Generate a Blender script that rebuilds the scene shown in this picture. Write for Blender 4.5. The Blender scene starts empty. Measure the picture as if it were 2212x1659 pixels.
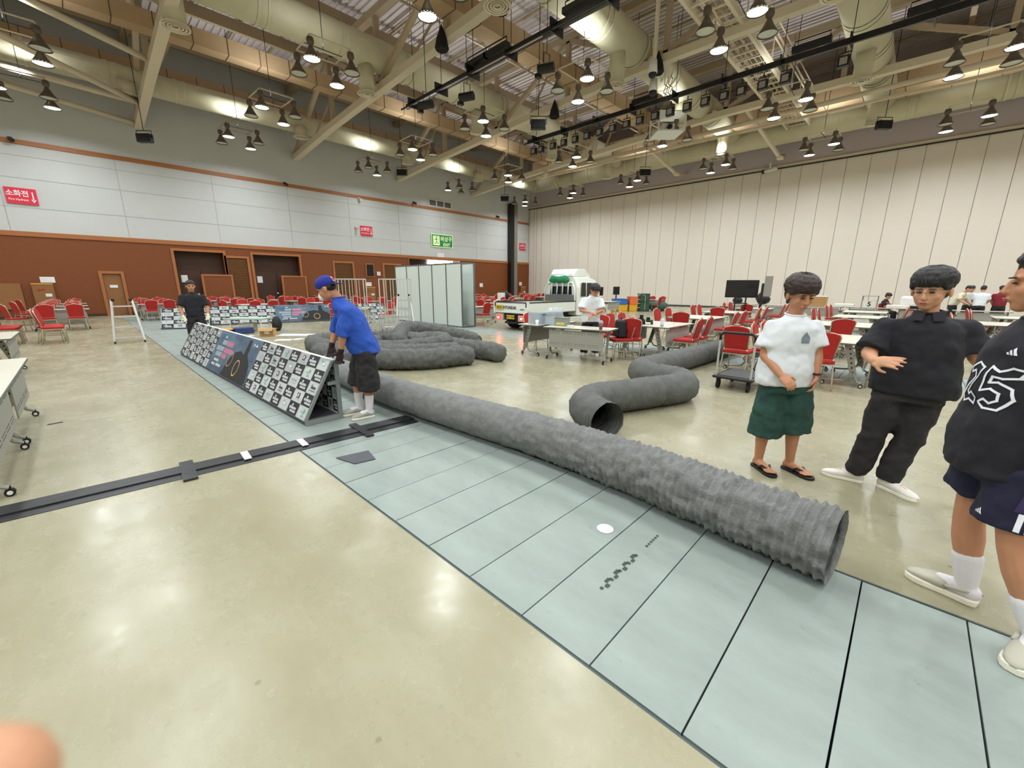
import bpy, bmesh, math, random
from mathutils import Vector, Matrix, noise
from mathutils.bvhtree import BVHTree
random.seed(7)
C = bpy.context.scene.collection
S = bpy.context.scene
PI = math.pi
# ------------------------------------------------------------------ camera
H_CAM = 1.6
_yaw, _pit, _rol = [math.radians(a) for a in (43.97, 13.58, 0.19)]
_f = Vector((math.cos(_yaw)*math.cos(_pit), math.sin(_yaw)*math.cos(_pit), -math.sin(_pit)))
_r = _f.cross(Vector((0, 0, 1))).normalized(); _u = _r.cross(_f)
_r, _u = _r*math.cos(_rol)+_u*math.sin(_rol), -_r*math.sin(_rol)+_u*math.cos(_rol)
cam = bpy.data.cameras.new('camera'); camo = bpy.data.objects.new('camera', cam); C.objects.link(camo)
cam.sensor_width = 36.0; cam.lens = 881.0/2212*36.0; cam.clip_start = 0.02; cam.clip_end = 200
M = Matrix((_r, _u, -_f)).transposed().to_4x4(); M.translation = (0, 0, H_CAM); camo.matrix_world = M
S.camera = camo
cam.dof.use_dof = True; cam.dof.focus_distance = 5.5; cam.dof.aperture_fstop = 4.0
# ------------------------------------------------------------------ view and world
S.view_settings.view_transform = 'Standard'; S.view_settings.look = 'None'
S.view_settings.exposure = 0.30; S.view_settings.gamma = 1.0; S.view_settings.use_curve_mapping = False
LAMP_W = 76.0           # watts of one lit pendant, downwards
ROOF_FILL = 250.0          # watts of the added upward fill at one cluster, brightens the roof
LAMP_COL = (0.96, 1.0, 1.03)
w = bpy.data.worlds.new('world'); S.world = w; w.use_nodes = True
w.node_tree.nodes['Background'].inputs[0].default_value = (0.9, 0.88, 0.8, 1)
w.node_tree.nodes['Background'].inputs[1].default_value = 0.10
S.cycles.max_bounces = 6; S.cycles.diffuse_bounces = 4; S.cycles.glossy_bounces = 3
S.cycles.caustics_reflective = False; S.cycles.caustics_refractive = False
S.cycles.sample_clamp_indirect = 6.0
# ------------------------------------------------------------------ materials
def srgb(c):
    return tuple((x/255/12.92 if x/255 <= .04045 else ((x/255+.055)/1.055)**2.4) for x in c)
MATS = {}
def mat(name, col, rough=.6, metal=0, var=0, vscale=3, bump=0, bscale=40, emit=0, col2=None, vmul=(1, 1, 1), spec=None, alpha=None, coat=0):
    if name in MATS: return MATS[name]
    m = bpy.data.materials.new(name); m.use_nodes = True; MATS[name] = m
    nt = m.node_tree; b = nt.nodes['Principled BSDF']
    c = srgb(col); b.inputs['Base Color'].default_value = (*c, 1)
    b.inputs['Roughness'].default_value = rough; b.inputs['Metallic'].default_value = metal
    if spec is not None: b.inputs['Specular IOR Level'].default_value = spec
    if coat: b.inputs['Coat Weight'].default_value = coat
    if emit:
        b.inputs['Emission Color'].default_value = (*c, 1); b.inputs['Emission Strength'].default_value = emit
    if alpha is not None: b.inputs['Alpha'].default_value = alpha
    if var or bump:
        tc = nt.nodes.new('ShaderNodeTexCoord'); mp = nt.nodes.new('ShaderNodeMapping'); mp.inputs['Scale'].default_value = vmul
        nt.links.new(tc.outputs['Object'], mp.inputs[0])
    if var:
        n = nt.nodes.new('ShaderNodeTexNoise'); n.inputs['Scale'].default_value = vscale; n.inputs['Detail'].default_value = 6; n.inputs['Roughness'].default_value = .6
        nt.links.new(mp.outputs[0], n.inputs['Vector'])
        r = nt.nodes.new('ShaderNodeValToRGB'); c2 = srgb(col2) if col2 else tuple(x*(1-var) for x in c)
        r.color_ramp.elements[0].position = .35; r.color_ramp.elements[1].position = .65
        r.color_ramp.elements[0].color = (*c2, 1); r.color_ramp.elements[1].color = (*c, 1)
        nt.links.new(n.outputs[0], r.inputs[0]); nt.links.new(r.outputs[0], b.inputs['Base Color'])
    if bump:
        n = nt.nodes.new('ShaderNodeTexNoise'); n.inputs['Scale'].default_value = bscale; n.inputs['Detail'].default_value = 4
        nt.links.new(mp.outputs[0], n.inputs['Vector'])
        bp = nt.nodes.new('ShaderNodeBump'); bp.inputs['Strength'].default_value = bump; bp.inputs['Distance'].default_value = .02
        nt.links.new(n.outputs[0], bp.inputs['Height']); nt.links.new(bp.outputs[0], b.inputs['Normal'])
    return m
def mix_nodes(nt, fac, a, bcol):
    x = nt.nodes.new('ShaderNodeMix'); x.data_type = 'RGBA'
    nt.links.new(fac, x.inputs[0])
    if isinstance(a, tuple): x.inputs[6].default_value = (*a, 1)
    else: nt.links.new(a, x.inputs[6])
    x.inputs[7].default_value = (*bcol, 1)
    return x.outputs[2]
def tex_noise(nt, vec, scale, detail=5, rough=.6, lo=.4, hi=.6):
    n = nt.nodes.new('ShaderNodeTexNoise'); n.inputs['Scale'].default_value = scale; n.inputs['Detail'].default_value = detail; n.inputs['Roughness'].default_value = rough
    nt.links.new(vec, n.inputs['Vector'])
    r = nt.nodes.new('ShaderNodeMapRange'); r.inputs[1].default_value = lo; r.inputs[2].default_value = hi; r.clamp = True
    nt.links.new(n.outputs[0], r.inputs[0]); return r.outputs[0]
def mapping(nt, scale=(1, 1, 1), src='Object', loc=(0, 0, 0)):
    tc = nt.nodes.new('ShaderNodeTexCoord'); mp = nt.nodes.new('ShaderNodeMapping'); mp.inputs['Scale'].default_value = scale; mp.inputs['Location'].default_value = loc
    nt.links.new(tc.outputs[src], mp.inputs[0]); return mp.outputs[0]
def floor_like(name, base, dark, light, rough, scuff, sc=1.0, spots=None):
    m = bpy.data.materials.new(name); m.use_nodes = True; MATS[name] = m; nt = m.node_tree; b = nt.nodes['Principled BSDF']
    v = mapping(nt); vs = mapping(nt, (1, .35, 1))
    c = mix_nodes(nt, tex_noise(nt, v, .5*sc, 5, .6, .3, .7), srgb(base), srgb(dark))
    f2 = tex_noise(nt, vs, 1.6*sc, 6, .65, .4, .85)
    c = mix_nodes(nt, f2, c, srgb(light))
    f3 = tex_noise(nt, v, 9*sc, 8, .75, .62, .78)
    c = mix_nodes(nt, f3, c, srgb(scuff))
    if spots:
        vo = nt.nodes.new('ShaderNodeTexVoronoi'); vo.inputs['Scale'].default_value = 5.5; nt.links.new(v, vo.inputs['Vector'])
        r = nt.nodes.new('ShaderNodeMapRange'); r.inputs[1].default_value = .075; r.inputs[2].default_value = .05; r.inputs[3].default_value = 0; r.inputs[4].default_value = 1; r.clamp = True
        nt.links.new(vo.outputs['Distance'], r.inputs[0])
        g = tex_noise(nt, v, .9, 2, .5, .5, .62)
        mu = nt.nodes.new('ShaderNodeMath'); mu.operation = 'MULTIPLY'; nt.links.new(r.outputs[0], mu.inputs[0]); nt.links.new(g, mu.inputs[1])
        mu2 = nt.nodes.new('ShaderNodeMath'); mu2.operation = 'MULTIPLY'; mu2.inputs[1].default_value = .55; nt.links.new(mu.outputs[0], mu2.inputs[0])
        c = mix_nodes(nt, mu2.outputs[0], c, srgb(spots))
    nt.links.new(c, b.inputs['Base Color'])
    rr = nt.nodes.new('ShaderNodeMapRange'); rr.inputs[3].default_value = rough[0]; rr.inputs[4].default_value = rough[1]
    nt.links.new(tex_noise(nt, v, 2.2*sc, 6, .7, .3, .7), rr.inputs[0]); nt.links.new(rr.outputs[0], b.inputs['Roughness'])
    b.inputs['Specular IOR Level'].default_value = .38
    n = nt.nodes.new('ShaderNodeTexNoise'); n.inputs['Scale'].default_value = 14; n.inputs['Detail'].default_value = 6; nt.links.new(v, n.inputs['Vector'])
    bp = nt.nodes.new('ShaderNodeBump'); bp.inputs['Strength'].default_value = .04; bp.inputs['Distance'].default_value = .01
    nt.links.new(n.outputs[0], bp.inputs['Height']); nt.links.new(bp.outputs[0], b.inputs['Normal'])
    return m
m_floor = floor_like('polished_concrete', (158, 153, 127), (145, 141, 115), (171, 167, 144), (.17, .36), (122, 117, 95), spots=(92, 86, 66))
m_plate = floor_like('painted_steel', (146, 158, 152), (128, 138, 134), (164, 176, 170), (.30, .5), (104, 112, 108), 1.2, spots=(70, 76, 70))
m_edge = mat('edge_steel', (66, 82, 80), .5, .2)
m_gap = mat('dark_gap', (14, 16, 15), .9)
m_wall = mat('plaster_grey', (202, 205, 205), .85, var=.04, vscale=.8)
m_wallR = mat('partition_beige', (224, 216, 205), .8, var=.03, vscale=.7)
m_wallR_top = mat('bulkhead_lilac', (196, 184, 186), .85)
m_wood = mat('wood_veneer_brown', (126, 66, 22), .55, var=.12, vscale=5, vmul=(1, 1, 14))
m_wood2 = mat('wood_veneer_tan', (146, 100, 56), .5, var=.1, vscale=5, vmul=(1, 1, 10))
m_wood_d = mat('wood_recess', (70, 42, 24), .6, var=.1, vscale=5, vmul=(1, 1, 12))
m_trim = mat('trim_wood', (170, 106, 58), .5, var=.08, vscale=4, vmul=(1, 1, 8))
m_steelp = mat('beam_paint', (214, 202, 176), .55)
m_steeld = mat('truss_paint', (176, 158, 130), .6)
m_duct = mat('duct_lagging', (206, 200, 170), .6, var=.08, vscale=2, bump=.25, bscale=5)
m_rduct = mat('square_duct_lagging', (186, 158, 122), .6, var=.06, vscale=2)
m_deck = mat('roof_deck', (206, 196, 194), .7)
m_black = mat('black_metal', (18, 18, 20), .45)
m_blackm = mat('black_matte', (14, 14, 16), .8)
m_white = mat('white_paint', (222, 222, 216), .5)
m_paper = mat('paper', (236, 234, 236), .8)
m_alu = mat('aluminium', (206, 208, 204), .4, .55)
m_chrome = mat('chrome', (200, 200, 200), .15, 1)
m_shade = mat('lamp_shade', (96, 86, 74), .45, .3)
m_shade_in = mat('lamp_glass_off', (196, 200, 186), .4)
m_lit = mat('lamp_glass_lit', (244, 255, 238), .5, emit=14)
m_lit.cycles.emission_sampling = 'NONE'
# ------------------------------------------------------------------ mesh building
class MB:
    def __init__(s): s.v = []; s.f = []; s.mi = []; s.k = 0
    def add(s, vs, fs, mi=None):
        b = len(s.v); s.v += [tuple(p) for p in vs]; s.f += [tuple(i+b for i in f) for f in fs]; s.mi += [s.k if mi is None else mi]*len(fs); return s
    def box(s, x0, y0, z0, x1, y1, z1):
        v = [(x, y, z) for z in (z0, z1) for y in (y0, y1) for x in (x0, x1)]
        return s.add(v, [(0, 2, 3, 1), (4, 5, 7, 6), (0, 1, 5, 4), (2, 6, 7, 3), (0, 4, 6, 2), (1, 3, 7, 5)])
    def cbox(s, c, d, rot=None):
        v = [Vector((x*d[0]/2, y*d[1]/2, z*d[2]/2)) for z in (-1, 1) for y in (-1, 1) for x in (-1, 1)]
        if rot is not None: v = [rot @ p for p in v]
        v = [p+Vector(c) for p in v]
        return s.add(v, [(0, 2, 3, 1), (4, 5, 7, 6), (0, 1, 5, 4), (2, 6, 7, 3), (0, 4, 6, 2), (1, 3, 7, 5)])
    def bar(s, a, b, w, h=None, up=(0, 0, 1)):
        h = h or w; a = Vector(a); b = Vector(b); d = (b-a).normalized(); up = Vector(up)
        if abs(d.dot(up)) > .98: up = Vector((1, 0, 0))
        x = d.cross(up).normalized()*w/2; z = x.cross(d).normalized()*h/2
        v = [a-x-z, a+x-z, a+x+z, a-x+z, b-x-z, b+x-z, b+x+z, b-x+z]
        return s.add(v, [(3, 2, 1, 0), (4, 5, 6, 7), (0, 1, 5, 4), (1, 2, 6, 5), (2, 3, 7, 6), (3, 0, 4, 7)])
    def tube(s, pts, r, n=8, cap=True, closed=False):
        P = [Vector(p) for p in pts]; N = len(P); R = r if isinstance(r, (list, tuple)) else [r]*N
        T = []
        for i in range(N):
            a = P[i-1] if i or closed else P[0]; b = P[(i+1) % N] if (i < N-1 or closed) else P[-1]
            t = (b-a); T.append(t.normalized() if t.length > 1e-9 else Vector((0, 0, 1)))
        up = Vector((0, 0, 1)) if abs(T[0].z) < .9 else Vector((1, 0, 0))
        x = T[0].cross(up).normalized(); vs = []
        for i in range(N):
            x = (x-T[i]*x.dot(T[i])).normalized(); y = T[i].cross(x)
            for k in range(n):
                a = 2*PI*k/n; vs.append(P[i]+(x*math.cos(a)+y*math.sin(a))*R[i])
        fs = []
        for i in range(N if closed else N-1):
            j = (i+1) % N
            for k in range(n): fs.append((i*n+k, i*n+(k+1) % n, j*n+(k+1) % n, j*n+k))
        if cap and not closed: fs.append(tuple(range(n-1, -1, -1))); fs.append(tuple((N-1)*n+k for k in range(n)))
        return s.add(vs, fs)
    def cyl(s, a, b, r0, r1=None, n=12, cap=True): return s.tube([a, b], [r0, r0 if r1 is None else r1], n, cap)
    def lathe(s, prof, n=16, c=(0, 0, 0), rot=None):
        vs = []; fs = []; c = Vector(c)
        for r, z in prof:
            for k in range(n):
                a = 2*PI*k/n; p = Vector((r*math.cos(a), r*math.sin(a), z)); vs.append((rot @ p if rot is not None else p)+c)
        for i in range(len(prof)-1):
            for k in range(n): fs.append((i*n+k, i*n+(k+1) % n, (i+1)*n+(k+1) % n, (i+1)*n+k))
        return s.add(vs, fs)
    def disc(s, c, r, n=16, nz=1):
        c = Vector(c); v = [c+Vector((r*math.cos(2*PI*k/n), r*math.sin(2*PI*k/n)*nz, 0)) for k in range(n)]
        return s.add(v, [tuple(range(n))])
    def ell(s, c, r, nu=14, nv=9, rot=None):
        vs = []; fs = []; c = Vector(c)
        if not isinstance(r, (tuple, list)): r = (r, r, r)
        def q(p): p = Vector(p); return (rot @ p if rot is not None else p)+c
        vs.append(q((0, 0, -r[2])))
        for i in range(1, nv):
            t = -PI/2+PI*i/nv
            for k in range(nu): a = 2*PI*k/nu; vs.append(q((r[0]*math.cos(t)*math.cos(a), r[1]*math.cos(t)*math.sin(a), r[2]*math.sin(t))))
        vs.append(q((0, 0, r[2]))); L = len(vs)-1
        for k in range(nu): fs.append((0, 1+(k+1) % nu, 1+k))
        for i in range(nv-2):
            for k in range(nu): fs.append((1+i*nu+k, 1+i*nu+(k+1) % nu, 1+(i+1)*nu+(k+1) % nu, 1+(i+1)*nu+k))
        for k in range(nu): fs.append((1+(nv-2)*nu+k, 1+(nv-2)*nu+(k+1) % nu, L))
        return s.add(vs, fs)
    def loft(s, rings, cap=True):
        n = len(rings[0]); vs = [p for r in rings for p in r]; fs = []
        for i in range(len(rings)-1):
            for k in range(n): fs.append((i*n+k, i*n+(k+1) % n, (i+1)*n+(k+1) % n, (i+1)*n+k))
        if cap: fs.append(tuple(range(n-1, -1, -1))); fs.append(tuple((len(rings)-1)*n+k for k in range(n)))
        return s.add(vs, fs)
    def prism(s, pts, o, ux, uy, th):
        o = Vector(o); ux = Vector(ux); uy = Vector(uy); nn = ux.cross(uy).normalized()*th; n = len(pts)
        a = [o+ux*p[0]+uy*p[1] for p in pts]; b = [p+nn for p in a]
        fs = [tuple(range(n-1, -1, -1)), tuple(range(n, 2*n))]+[(k, (k+1) % n, n+(k+1) % n, n+k) for k in range(n)]
        return s.add(a+b, fs)
    def poly(s, pts): return s.add(pts, [tuple(range(len(pts)))])
    def mesh(s, name, mats, smooth=False):
        me = bpy.data.meshes.new(name); me.from_pydata(s.v, [], s.f)
        mats = mats if isinstance(mats, (list, tuple)) else [mats]
        for m in mats: me.materials.append(m)
        if len(mats) > 1: me.polygons.foreach_set('material_index', s.mi)
        if smooth: me.polygons.foreach_set('use_smooth', [True]*len(me.polygons))
        me.update(); return me
    def build(s, name, mats, parent=None, smooth=False, bevel=0, loc=None):
        o = bpy.data.objects.new(name, s.mesh(name, mats, smooth)); C.objects.link(o)
        if parent is not None: o.parent = parent
        if loc is not None: o.location = loc
        if bevel:
            md = o.modifiers.new('bevel', 'BEVEL'); md.width = bevel; md.segments = 2; md.limit_method = 'ANGLE'
        return o
def thing(name, label, cat, loc=(0, 0, 0), rz=0, group=None):
    o = bpy.data.objects.new(name, None); C.objects.link(o); o.location = loc; o.rotation_euler = (0, 0, rz); o.empty_display_size = .1
    return tag(o, label, cat, group)
def tag(o, label=None, cat=None, group=None, kind=None):
    if label: o['label'] = label
    if cat: o['category'] = cat
    if group: o['group'] = group
    if kind: o['kind'] = kind
    return o
def struct(o): o['kind'] = 'structure'; return o
def kids(o): return [c for c in bpy.data.objects if c.parent == o]
KID = {}
def copy_tree(o, loc, rz, label=None, group=None, tree=None, cat=None):
    def rec(x, par):
        c = x.copy(); C.objects.link(c); c.parent = par
        if x not in KID: KID[x] = kids(x)
        for k in KID[x]: rec(k, c)
        return c
    c = rec(o, None); c.location = loc; c.rotation_euler = (0, 0, rz)
    if label: c['label'] = label
    if group: c['group'] = group
    return c
def text_mesh(txt, size, name='text', bold=0.0, extrude=0.0, sx=1.0):
    cu = bpy.data.curves.new(name, 'FONT'); cu.body = txt; cu.size = size; cu.align_x = 'CENTER'; cu.align_y = 'CENTER'; cu.offset = bold; cu.extrude = extrude; cu.resolution_u = 3
    o = bpy.data.objects.new(name, cu); C.objects.link(o)
    dg = bpy.context.evaluated_depsgraph_get(); dg.update()
    me = bpy.data.meshes.new_from_object(o.evaluated_get(dg)); bpy.data.objects.remove(o)
    for v in me.vertices: v.co.x *= sx
    return me
def text_obj(txt, size, m, parent, o, ux, uy, off=.002, bold=0.0, sx=1.0, name='lettering'):
    me = text_mesh(txt, size, name, bold, 0, sx); ux = Vector(ux).normalized(); uy = Vector(uy).normalized(); nn = ux.cross(uy)
    for v in me.vertices: v.co = Vector(o)+ux*v.co.x+uy*v.co.y+nn*off
    me.materials.clear(); me.materials.append(m); ob = bpy.data.objects.new(name, me); C.objects.link(ob); ob.parent = parent; return ob
def bake(o):
    dg = bpy.context.evaluated_depsgraph_get(); dg.update()
    me = bpy.data.meshes.new_from_object(o.evaluated_get(dg)); o.modifiers.clear(); old = o.data; o.data = me; bpy.data.meshes.remove(old); me.name = o.name; return o
def spline(pts, step):
    P = [Vector(p) for p in pts]; P = [P[0]*2-P[1]]+P+[P[-1]*2-P[-2]]; out = []
    for i in range(1, len(P)-2):
        L = (P[i+1]-P[i]).length; n = max(1, int(L/step))
        for k in range(n):
            t = k/n; a, b, c, d = P[i-1:i+3]
            out.append(.5*((2*b)+(c-a)*t+(2*a-5*b+4*c-d)*t*t+(3*b-a-3*c+d)*t**3))
    out.append(P[-2]); return out
# ------------------------------------------------------------------ room shell
XW, YW, XB, YB, ZR = 33.6, 30.0, -12.0, -14.0, 14.2
# floor: concrete with a channel cut for each row of covers (the strips run along y)
fl = MB()
for x0, x1 in ((XB-.2, 1.25), (2.79, 9.25), (10.79, 17.25), (18.79, 25.25), (26.79, XW+.2)):
    fl.box(x0, YB-.2, -.3, x1, YW+.2, 0)
floor = struct(fl.build('floor', m_floor))
tr = MB().box(1.2, YB, -.34, 2.84, YW, -.30)
for x0, x1 in ((9.2, 10.84), (17.2, 18.84), (25.2, 26.84)): tr.box(x0, YB, -.34, x1, YW, -.30)
tr.build('channel_bed', m_gap, floor)
ed = MB()
for x0, x1 in ((1.25, 2.79), (9.25, 10.79), (17.25, 18.79), (25.25, 26.79)):
    for x in (x0+.006, x1-.006): ed.box(x-.006, YB, -.08, x+.006, YW, -.001)
ed.build('channel_edge', m_edge, floor)
pm = MB().box(-.75, -.196, -.03, .75, .196, 0).mesh('steel_plate', m_plate)
for xc, y0, y1 in ((2.02, -4, 24), (10.02, -4, 20)):
    y = y0+.15
    while y < y1:
        o = bpy.data.objects.new('steel_plate', pm); C.objects.link(o); o.parent = floor
        o.location = (xc, y, -.002+random.uniform(-.0015, .0015)); o.rotation_euler[2] = random.uniform(-.001, .001); y += .40
lp = MB()
for xc, y0, y1 in ((2.02, 24.1, YW), (2.02, YB, -4.2), (10.02, 20.1, YW), (10.02, YB, -4.2), (18.02, YB, YW), (26.02, YB, YW)):
    y = y0
    while y < y1-.4: lp.box(xc-.75, y, -.032, xc+.75, y+.392, -.002); y += .4
tag(lp.build('steel_plate', m_plate, floor), kind='stuff')
MB().disc((2.21, 1.25, .0006), .055, 24).build('white_cap', m_paper, floor)
# left wall (brown wainscot below, grey above) in the plane y = YW
# openings: (x0, x1, ztop, depth)
OPEN = [(.95, 1.65, 2.12, .12), (4.0, 6.3, 3.42, .55), (6.45, 7.5, 3.15, .10), (7.85, 10.55, 3.42, .55), (12.9, 14.2, 3.12, .10), (16.75, 18.1, 3.12, .10), (19.0, 24.2, 3.70, .9)]
wl = MB()
x = XB-.2
for x0, x1, zt, d in OPEN:
    wl.box(x, YW, 0, x0, YW+.25, 3.76); wl.box(x0, YW, zt, x1, YW+.25, 3.76)
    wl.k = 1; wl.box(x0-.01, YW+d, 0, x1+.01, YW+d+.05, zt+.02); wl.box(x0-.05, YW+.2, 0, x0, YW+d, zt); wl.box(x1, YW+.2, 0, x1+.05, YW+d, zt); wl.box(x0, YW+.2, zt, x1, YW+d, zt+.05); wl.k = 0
    x = x1
wl.box(x, YW, 0, XW+.2, YW+.25, 3.76)
wl.k = 2; wl.box(XB-.2, YW+.02, 3.76, XW+.2, YW+.25, ZR); wl.k = 0
wall_left = struct(wl.build('wall_left', [m_wood, m_wood_d, m_wall]))
g = MB()
for z in (5.0, 6.25, 7.2): g.box(XB, YW+.012, z, XW, YW+.022, z+.012)
for xx in range(-10, 33, 4): g.box(xx+.3, YW+.012, 3.95, xx+.312, YW+.022, 7.7)
g.build('panel_joint', mat('joint_grey', (150, 148, 140), .9), wall_left)
t1 = struct(MB().box(XB, YW-.05, 3.74, XW, YW+.03, 3.95).build('trim_1', m_trim))
t2 = struct(MB().box(XB, YW-.04, 7.68, XW, YW+.03, 7.87).build('trim_2', m_trim))
tr_ = MB()
for k in range(13):
    f_ = k/13; x_, y_ = 1.70+.42*f_, .965-.012*math.sin(k*2.1); L_ = .018+.010*((k*7) % 3); tr_.box(x_, y_-.010-.004*((k*5) % 2), .0002, x_+L_, y_+.008, .0012)
for k in range(6): x_ = 2.22+.03*k; tr_.box(x_, .952, .0002, x_+.016, .966, .0012)
tag(tr_.build('tape_residue', mat('residue', (64, 72, 66), .8), floor), kind='stuff')
bb = struct(MB().box(XB, YW-.02, 0, .95, YW+.01, .12).box(1.65, YW-.02, 0, 4, YW+.01, .12).box(10.55, YW-.02, 0, 12.9, YW+.01, .12).box(14.2, YW-.02, 0, 16.75, YW+.01, .12).box(24.2, YW-.02, 0, XW, YW+.01, .12).build('baseboard_left', m_wood_d))
def frame(mb, x0, x1, z1, w=.13, z0=0, dy=.05):
    mb.box(x0-w, YW-dy, z0, x0, YW+.05, z1+w); mb.box(x1, YW-dy, z0, x1+w, YW+.05, z1+w); mb.box(x0, YW-dy, z1, x1, YW+.05, z1+w)
    if z0: mb.box(x0-w, YW-dy, z0-w, x1+w, YW+.05, z0)
def door(n, x0, x1, z1, leafm, louvre=False, depth=.12, hz=1.0):
    mb = MB(); frame(mb, x0, x1, z1); d = struct(mb.build('door_%d' % n, m_trim))
    if louvre:
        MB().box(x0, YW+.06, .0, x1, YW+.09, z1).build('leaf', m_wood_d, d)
        sm = MB().cbox((0, 0, 0), (x1-x0-.02, .02, .07), Matrix.Rotation(.6, 3, 'X')).mesh('slat', m_wood2); z = .12
        while z < z1-.04:
            o = bpy.data.objects.new('slat', sm); C.objects.link(o); o.parent = d; o.location = ((x0+x1)/2, YW+.035, z); z += .105
    else:
        MB().box(x0+.01, YW+.05, .01, x1-.01, YW+.10, z1-.01).build('leaf', leafm, d)
        MB().cyl((x1-.1, YW+.05, hz), (x1-.1, YW-.02, hz), .012).box(x1-.2, YW-.03, hz-.012, x1-.09, YW-.01, hz+.012).build('door_handle', m_chrome, d)
    return d
d1 = door(1, .95, 1.65, 2.12, m_wood2)
MB().box(1.15, YW+.03, 1.42, 1.45, YW+.05, 1.56).build('door_notice', m_paper, d1)
door(2, 6.45, 7.5, 3.15, None, True); door(3, 12.9, 14.2, 3.12, None, True); door(4, 16.75, 18.1, 3.12, None, True)
for n, (a, b) in enumerate(((4.0, 6.3), (7.85, 10.55))):      # two recesses with a lower swung door panel
    mb = MB(); frame(mb, a, b, 3.42); d = struct(mb.build('door_%d' % (5+n), m_trim))
    for k in range(2):
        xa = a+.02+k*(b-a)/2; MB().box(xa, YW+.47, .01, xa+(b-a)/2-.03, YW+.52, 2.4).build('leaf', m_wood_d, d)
    MB().box(a+.2, YW+.44, 1.72, a+.5, YW+.46, 2.12).build('paper_notice', m_paper, d)
    MB().cyl((b-1.4, YW+.47, 1.05), (b-1.4, YW+.4, 1.05), .05).build('door_handle', m_white, d)
    xl = b-1.15; mb = MB(); mb.box(xl, YW-.14, .02, xl+1.35, YW-.09, 2.08)
    lo = tag(mb.build('swung_panel', m_wood, None), ('wooden swung door leaf with pale frame before the left dark recess', 'wooden swung door leaf with pale frame before the right dark recess')[n], 'door leaf')
    fb = MB(); fb.box(xl-.1, YW-.17, 0, xl, YW-.06, 2.18); fb.box(xl+1.35, YW-.17, 0, xl+1.45, YW-.06, 2.18); fb.box(xl, YW-.17, 2.08, xl+1.35, YW-.06, 2.18); fb.build('frame', m_trim, lo)
mb = MB(); frame(mb, 19.0, 24.2, 3.70, .06); d = struct(mb.build('door_7', m_trim))
MB().box(21.4, YW+.80, 2.9, 24.1, YW+.86, 3.66).build('daylight', mat('daylight_glow', (255, 252, 255), .5, emit=16), d)
# loose boards and cabinets against the left wall
def cabinet(x, w, z, label, notice=True, plain=False):
    t = thing('hydrant_cabinet', label, 'cabinet', (x, YW-.12, 0))
    MB().box(0, -.06, 0, w, .06, z).build('body', m_wood2, t)
    if not plain:
        MB().box(.03, -.075, .1, w-.03, -.06, z-.12).build('door', m_wood2, t)
        MB().box(0, -.08, z-.05, w, .07, z).build('top_strip', mat('amber_strip', (224, 168, 70), .5), t)
        MB().cyl((w*.3, -.08, z-.3), (w*.3, -.1, z-.3), .05).build('alarm_button', mat('alarm_red', (170, 50, 36), .4), t); MB().cyl((w*.5, -.08, z-.28), (w*.5, -.1, z-.28), .04).build('alarm_button', mat('alarm_red', (170, 50, 36), .4), t)
        MB().box(w*.55, -.09, z-.62, w*.85, -.077, z-.48).build('label_plate', m_paper, t)
    return t
tag(MB().box(-3.4, YW-.1, .45, -1.85, YW-.02, 1.62).build('wall_board', m_wood2), 'light brown board on the brown wall at the left edge', 'board')
cabinet(-1.52, .7, 1.63, 'light brown hydrant cabinet under the paper at the left end')
tag(MB().box(-1.2, YW-.03, 1.66, -.72, YW-.015, 1.93).build('paper_notice', m_paper), 'white paper notice above the leftmost hydrant cabinet', 'notice')
cabinet(15.0, .8, 1.45, 'light brown hydrant cabinet below the black wall speaker')
tag(MB().box(15.15, YW-.03, 1.52, 15.6, YW-.015, 1.8).build('paper_notice', m_paper), 'white paper notice over the cabinet below the black wall speaker', 'notice')
cabinet(32.2, .75, 1.5, 'light brown hydrant cabinet in the far corner beside the black column')
tag(MB().box(32.1, YW-.03, 1.6, 32.5, YW-.015, 1.95).build('paper_notice', m_paper), 'white paper notice over the corner hydrant cabinet', 'notice')
tag(MB().box(26.6, YW-.03, 1.45, 27.0, YW-.015, 1.8).build('paper_notice', m_paper), 'small white notice on the brown wall right of the booth', 'notice')
t = thing('wall_speaker', 'black wall speaker in a pale wooden frame above the cabinet', 'speaker', (15.55, YW, 2.68))
MB().box(-.26, -.1, -.42, .26, .01, .42).build('cabinet', m_blackm, t)
MB().box(-.34, -.06, -.5, -.26, 0, .5).box(.26, -.06, -.5, .34, 0, .5).box(-.26, -.06, .42, .26, 0, .5).box(-.26, -.06, -.5, .26, 0, -.42).build('frame', m_trim, t)
tag(MB().box(17.0, 0, 0, 17.3, .05, .3).build('wall_box', m_white, bevel=.02, loc=(-.9, YW-.06, 2.3)), 'small white rounded box on the brown wall right of the speaker', 'junction box')
t = thing('light_switch', 'pair of white light switches on the wall left of the blue cap', 'switch', (11.5, YW, 1.55))
for k in (0, 1): MB().box(k*.22, -.02, 0, k*.22+.18, 0, .18).build('plate', m_white, t)
t = thing('air_grille', 'white three part air grille above the upper wood trim', 'vent', (21.1, YW, 7.95))
MB().box(0, -.05, 0, 2.4, .03, .55).build('frame', m_white, t)
for k in range(3):
    MB().box(.1+k*.77, -.055, .07, .76+k*.77, -.04, .48).build('grille', mat('grille_dark', (96, 96, 96), .7), t)
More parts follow.
